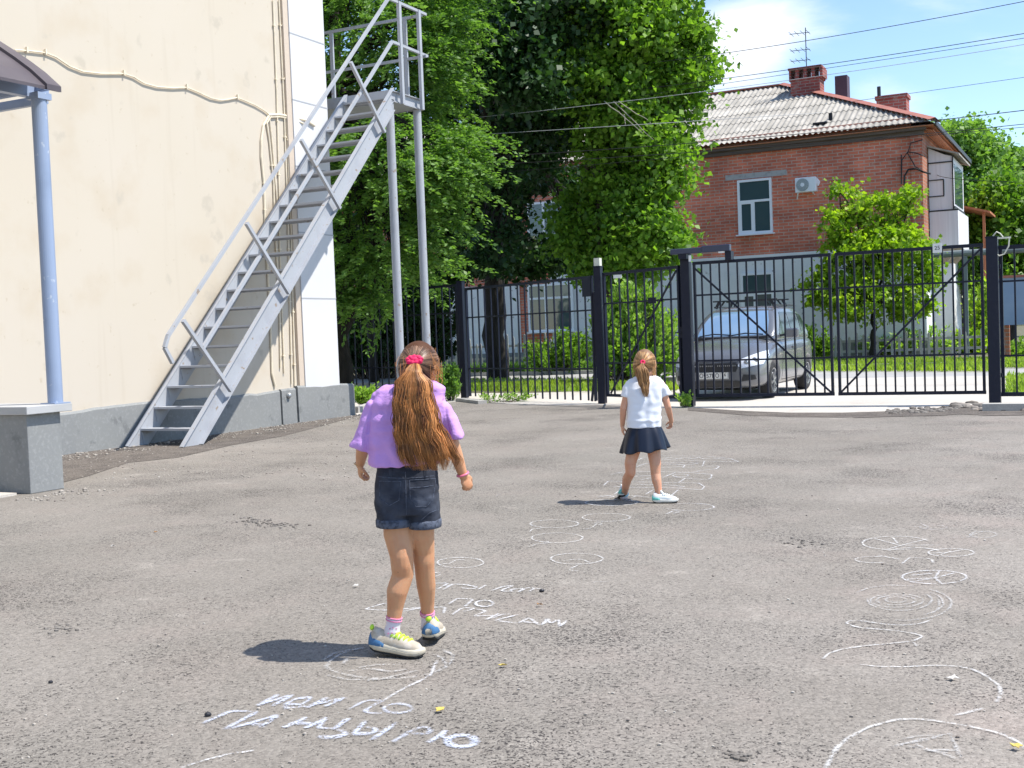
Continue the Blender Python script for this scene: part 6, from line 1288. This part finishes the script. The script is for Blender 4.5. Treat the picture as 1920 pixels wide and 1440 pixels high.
# ------------------------------------------------------------------ chalk drawings on the asphalt
def el(cx, cy, rx, ry, a0=0, a1=360, n=28, jit=.02):
    return [(cx+rx*math.cos(math.radians(a))*(1+random.uniform(-jit, jit)), cy+ry*math.sin(math.radians(a))*(1+random.uniform(-jit, jit))) for a in np.linspace(a0, a1, n)]
def chalk(label, strokes, width, m, org, sc, z=.004, name='chalk_drawing', group=None):
    mb = MB(); core = []
    for st_ in strokes:
        P = np.array([G(org[0]+x/sc, org[1]+y/sc)[:2] for x, y in st_])
        if len(P) < 2: continue
        d = np.linalg.norm(np.diff(P, axis=0), axis=1); s = np.concatenate([[0], np.cumsum(d)]); k = max(4, int(s[-1]/.014)); q = np.linspace(0, s[-1], k); X = np.interp(q, s, P[:, 0]); Yv = np.interp(q, s, P[:, 1])
        if len(P) > 2:
            for _ in range(2): X[1:-1] = (X[:-2]+2*X[1:-1]+X[2:])/4; Yv[1:-1] = (Yv[:-2]+2*Yv[1:-1]+Yv[2:])/4
        T = np.stack([np.gradient(X), np.gradient(Yv)], 1); T /= np.linalg.norm(T, axis=1)[:, None]+1e-9; Nn = np.stack([-T[:, 1], T[:, 0]], 1)
        ww = width*.30*rng.uniform(.7, 1.25, k)[:, None]; ww = ww*1.9; C0 = np.stack([X, Yv], 1); A = C0+Nn*ww; Bq = C0-Nn*ww; zz = z+rng.uniform(0, .0015); e = np.full(k, zz)
        vs = np.concatenate([np.c_[A, e], np.c_[C0, e], np.c_[Bq, e]]); mb.add(vs, [(i, i+k, i+k+1, i+1) for i in range(k-1)] + [(i+k, i+2*k, i+2*k+1, i+k+1) for i in range(k-1)]); core.append(np.concatenate([np.zeros(k), rng.uniform(.55, 1.15, k)*np.interp(np.arange(k), [0, 3, k-4, k-1], [.4, 1, 1, .4] if k > 8 else [1, 1, 1, 1]), np.zeros(k)]))
    o = mk(name, mb, M[m], blk=False, base=(*mb.verts()[:, :2].mean(0), 0), label=label, cat='chalk drawing' if name == 'chalk_drawing' else 'chalk writing', group=group)
    at = o.data.attributes.new('core', 'FLOAT', 'POINT'); at.data.foreach_set('value', np.concatenate(core).astype(np.float32)); return o
o1 = (320, 1180)
chalk('bold bluish chalk word in two letters rows at the bottom, upper row with scribbled start', [
    [(605, 372), (487, 435)], [(487, 435), (690, 374)], [(690, 374), (565, 438)], [(600, 378), (495, 436)], [(500, 430), (670, 376)], [(680, 380), (575, 436)],
    [(650, 456), (640, 428), (725, 388), (800, 386), (735, 432), (640, 430)], [(655, 450), (770, 436), (785, 446)], [(720, 394), (790, 392)], [(728, 428), (650, 424)],
    [(880, 390), (780, 438)], [(780, 438), (980, 391)], [(980, 391), (868, 440)], [(870, 396), (790, 436)], [(800, 430), (960, 394)], [(965, 398), (880, 436)],
    [(1000, 458), (1060, 425), (1110, 403), (1190, 408)], [(1190, 408), (1085, 465), (1120, 480), (1190, 478)], el(1278, 450, 82, 27)], .022, 'chalk_blue', o1, 3, name='chalk_writing')
chalk('largest bluish chalk word along the bottom of the photo, ending in a thick ring', [
    [(178, 535), (335, 465), (490, 468)], [(490, 468), (300, 570)], [(480, 474), (310, 566)], [(335, 470), (190, 532)],
    [(330, 568), (600, 488)], [(600, 488), (505, 560)], [(345, 562), (585, 494)], [(594, 498), (515, 556)], [(425, 534), (548, 542)], [(430, 540), (540, 547)],
    [(632, 557), (765, 500)], [(645, 556), (755, 508)], [(755, 562), (880, 503)], [(765, 560), (872, 511)], [(700, 530), (815, 536)], [(705, 536), (805, 541)],
    [(868, 515), (830, 560)], [(830, 560), (925, 566)], [(925, 566), (1000, 508)], [(1000, 508), (930, 560)], [(925, 566), (980, 582), (992, 604), (905, 622), (820, 613)], [(985, 596), (905, 614), (832, 607)],
    [(1100, 520), (1025, 600)], [(1025, 600), (1130, 596), (1168, 566), (1070, 553)], [(1092, 528), (1035, 592)], [(1035, 592), (1120, 589)], [(1270, 530), (1130, 630)], [(1262, 538), (1142, 624)],
    [(1250, 640), (1350, 580), (1420, 550), (1472, 568), (1440, 598), (1345, 590)], [(1450, 645), (1550, 575)], [(1455, 640), (1545, 590)], [(1500, 605), (1560, 622)]] + [el(1635, 635, 93-k*7, 38-k*3, 10*k, 360+10*k) for k in range(4)], .024, 'chalk_blue', o1, 3, name='chalk_writing')
chalk('chalk stroke running from the bottom word up to the circle under the front girl', [[(1195, 410), (1260, 368), (1330, 330), (1400, 298), (1465, 262), (1482, 215), (1500, 180)]], .018, 'chalk', o1, 3)
chalk('chalk stroke cut by the lower photo edge, left of centre', [[(60, 785), (150, 755), (220, 735), (310, 712), (400, 695)], [(400, 700), (470, 688)]], .018, 'chalk', o1, 3)
chalk('worn chalk circle under the front girl\'s shoes', [el(1215, 195, 345, 88, 60, 170, 24, .04), el(1210, 190, 350, 84, 185, 250, 16, .03), el(1215, 198, 335, 82, -40, 50, 22, .03), [(870, 225), (900, 180), (960, 140), (1090, 105)], [(970, 200), (1000, 160)], [(880, 262), (1000, 290), (1200, 282), (1390, 235)], [(1530, 120), (1592, 150), (1570, 205), (1500, 240)], [(1050, 225), (1150, 205), (1290, 205)], [(1100, 295), (1240, 280)], [(1000, 240), (1120, 225), (1240, 245), (1330, 230)]], .022, 'chalk_faint', o1, 3)
o2 = (640, 1030)
chalk('chalk word in capitals right of the front girl\'s ankles, upper line of three', [
    [(640, 240), (745, 238), (668, 280)], [(700, 287), (780, 245), (860, 250), (950, 268), (905, 281), (830, 272)], [(730, 262), (770, 245)], [(1000, 255), (950, 283)], [(1040, 292), (1120, 262), (1190, 255), (1100, 293), (1195, 297)], [(1190, 297), (1160, 285), (1270, 275), (1225, 300)], [(1225, 302), (1290, 270), (1390, 280)], [(1300, 296), (1340, 275)]], .019, 'chalk', o2, 3.692, name='chalk_writing')
chalk('short chalk syllable between the upper and lower chalk words beside the front girl', [[(745, 385), (800, 345), (865, 348), (915, 350), (850, 405)], el(990, 380, 62, 24), el(985, 382, 56, 20, 30, 300)], .019, 'chalk', o2, 3.692, name='chalk_writing')
chalk('long chalk word slanting down right from behind the front girl\'s calves', [
    [(450, 380), (300, 378), (160, 420), (300, 428), (430, 420), (545, 408)], [(430, 435), (560, 408), (720, 404), (708, 450)], [(560, 435), (640, 410)], [(765, 460), (840, 410), (935, 415), (850, 437)], [(930, 418), (1010, 430), (920, 466)], [(920, 468), (1050, 463)], [(1090, 450), (1005, 492)], [(1040, 485), (1120, 452), (1170, 455)], [(1205, 462), (1060, 500)], [(1225, 458), (1065, 500), (1215, 518)], [(1225, 517), (1300, 478), (1375, 532)], [(1260, 508), (1345, 515)], [(1388, 532), (1425, 485), (1450, 522), (1505, 490), (1510, 540), (1562, 500)], [(1395, 525), (1440, 490)], [(1500, 545), (1555, 510)]], .019, 'chalk', o2, 3.692, name='chalk_writing')
G1 = 'chalk circles with little tails'
def circ(label, org, sc, ex, tail, m='chalk_thin', w=.016): chalk(label, [el(*ex, 0, 365, 40)] + tail, w, m, org, sc, group=G1)
circ('chalk circle partly hidden by the front girl\'s knee', o2, 3.692, (825, 97, 160, 36), [[(700, 170), (640, 165), (560, 190)], [(700, 100), (740, 108), (800, 75), (860, 78)], [(690, 180), (640, 195)]])
circ('chalk circle nearest the front girl\'s right hand side, alone right of the words', o2, 3.692, (1630, 70, 180, 38), [[(1640, 112), (1570, 148), (1640, 155)], [(1540, 85), (1600, 75), (1660, 72), (1720, 95)]])
o3 = (920, 820)
circ('chalk circle right below the small girl\'s shadow, topmost of three', o3, 3.692, (800, 558, 165, 28), [[(740, 598), (700, 630), (640, 640)], [(700, 600), (760, 590), (770, 605), (720, 612)]])
circ('chalk circle left of the small girl\'s shadow tip, upper of the left pair', o3, 3.692, (440, 602, 168, 27), [[(400, 625), (320, 636), (285, 640), (270, 660)]])
circ('chalk circle lower of the left pair, under the upper left one', o3, 3.692, (460, 700, 178, 34), [[(420, 735), (320, 740), (290, 755), (250, 762)], [(385, 722), (420, 738)]])
chalk('chalk rings at the small girl\'s feet, ends of the hopscotch', [el(835, 455, 182, 21, 0, 360), el(1370, 485, 178, 25, -120, 150), [(730, 412), (850, 405), (1000, 408), (1100, 420)], [(745, 420), (800, 408), (860, 415), (800, 425)], [(1210, 537), (1265, 512), (1320, 518), (1260, 530)], [(1070, 400), (1125, 368)], [(970, 425), (1010, 408)]], .018, 'chalk', o3, 3.692)
chalk('chalk hopscotch grid stretching behind the small girl', [
    [(1012, 165), (1050, 145), (1200, 131), (1500, 133), (1660, 150), (1718, 172), (1500, 168), (1160, 155), (1090, 158)], [(1200, 150), (1240, 142), (1300, 152), (1340, 142), (1400, 152), (1440, 142), (1480, 154), (1530, 146), (1640, 158)], [(1010, 207), (1070, 185), (1190, 180), (1280, 176), (1440, 180), (1400, 190), (1180, 188)], [(1160, 212), (1340, 206)], [(1480, 165), (1465, 205), (1330, 213)], [(1330, 213), (1345, 195), (1280, 190)], [(1480, 207), (1560, 200), (1585, 205), (1560, 222), (1490, 228), (1380, 248)],
    [(830, 262), (900, 245), (1120, 240), (1400, 245)], [(970, 275), (1100, 268), (1190, 274)], [(1190, 282), (1280, 246), (1400, 250), (1532, 260), (1525, 285), (1500, 297), (1350, 286), (1260, 276)], el(1315, 268, 55, 9), [(780, 338), (815, 306), (1000, 312), (1200, 316), (1300, 318), (1350, 285)], [(850, 343), (1000, 350), (1200, 352), (1300, 356), (1460, 367), (1480, 345), (1440, 320), (1300, 318)], [(1000, 330), (1200, 330), (1350, 345), (1300, 352)], [(1040, 298), (1110, 282)], [(855, 400), (900, 365)], [(1300, 365), (1245, 412), (1255, 418)], [(1250, 436), (1300, 432)]], .018, 'chalk', o3, 3.692)
o4 = (1480, 960)
chalk('faint chalk spiral on the right side of the yard', [el(600, 498, 60, 17), el(600, 500, 110, 27), el(605, 503, 150, 38, 0, 360), el(620, 500, 182, 58, -40, 190), el(640, 515, 225, 80, -50, 60), el(640, 520, 272, 95, -60, 100), [(380, 455), (450, 430), (560, 415), (700, 420)], [(840, 490), (845, 530), (830, 560)]], .016, 'chalk_faint', o4, 3)
chalk('thin winding chalk ribbon below the spiral on the right', [[(800, 610), (740, 632), (640, 642), (540, 636), (400, 615), (335, 615), (318, 630), (380, 652), (470, 662), (560, 668), (680, 683), (755, 703), (700, 730), (560, 745), (420, 758), (300, 775), (220, 800), (190, 832)], [(700, 740), (720, 760)]], .017, 'chalk_thin', o4, 3)
chalk('long hooked chalk line right of centre, curving back at the right border', [[(400, 862), (500, 875), (650, 876), (800, 868), (920, 870), (1020, 885), (1100, 922), (1180, 980), (1192, 1030), (1165, 1075)], [(1095, 1108), (1000, 1135), (920, 1152)]], .018, 'chalk_thin', o4, 3)
chalk('big chalk arc in the bottom right corner', [[(205, 1450), (240, 1380), (270, 1330), (330, 1280), (450, 1215), (600, 1175), (700, 1170), (800, 1178), (1000, 1210), (1180, 1250), (1280, 1295), (1330, 1340)]], .018, 'chalk_thin', o4, 3)
chalk('scribbled chalk fish inside the bottom right arc', [[(575, 1330), (640, 1312), (720, 1288), (830, 1268), (905, 1252)], [(600, 1318), (720, 1300), (850, 1270)], [(905, 1250), (925, 1300), (945, 1345), (967, 1390)], [(640, 1285), (700, 1270), (780, 1262), (850, 1268)], [(660, 1322), (760, 1345), (860, 1365), (935, 1392)], [(700, 1310), (800, 1352), (890, 1362)], [(780, 1350), (870, 1340), (930, 1350)], [(900, 1375), (930, 1395)]], .016, 'chalk_faint', o4, 3)
chalk('chalk ring with spokes above the spiral on the right', [el(815, 371, 182, 38), [(820, 375), (845, 335)], [(820, 375), (935, 345)], [(820, 375), (640, 385), (720, 400)], [(820, 375), (860, 412)], [(700, 395), (820, 375)], [(690, 360), (800, 350)]], .017, 'chalk', o4, 3)
chalk('overlapping chalk loops far on the right, above the spoked ring', [el(600, 178, 190, 38, 60, 340), [(545, 215), (650, 185), (780, 155)], [(470, 150), (620, 190), (850, 190)], [(580, 145), (610, 180)], el(910, 232, 130, 22), [(800, 235), (900, 232), (980, 215)], [(850, 245), (910, 225)], el(700, 225, 140, 20, 180, 360), el(480, 272, 110, 18, 60, 330), [(630, 297), (680, 258), (800, 268), (810, 290)], [(500, 245), (620, 270)]], .016, 'chalk_thin', o4, 3)
chalk('small faint chalk loops farthest up on the right', [el(1090, 130, 76, 18), [(890, 148), (1010, 146), (1050, 108)], [(1010, 140), (1090, 112)], el(810, 90, 76, 12), [(740, 68), (790, 92), (760, 98)], [(700, 85), (800, 95)]], .014, 'chalk_faint', o4, 3)
chalk('short isolated chalk tick left of the circle pair', [[(35, 415), (50, 400), (85, 385)]], .014, 'chalk_faint', o3, 3.692)
chalk('thin horizontal chalk dash right of the middle chalk words', [[(1730, 235), (1790, 230), (1860, 230)]], .012, 'chalk_faint', o2, 3.692)
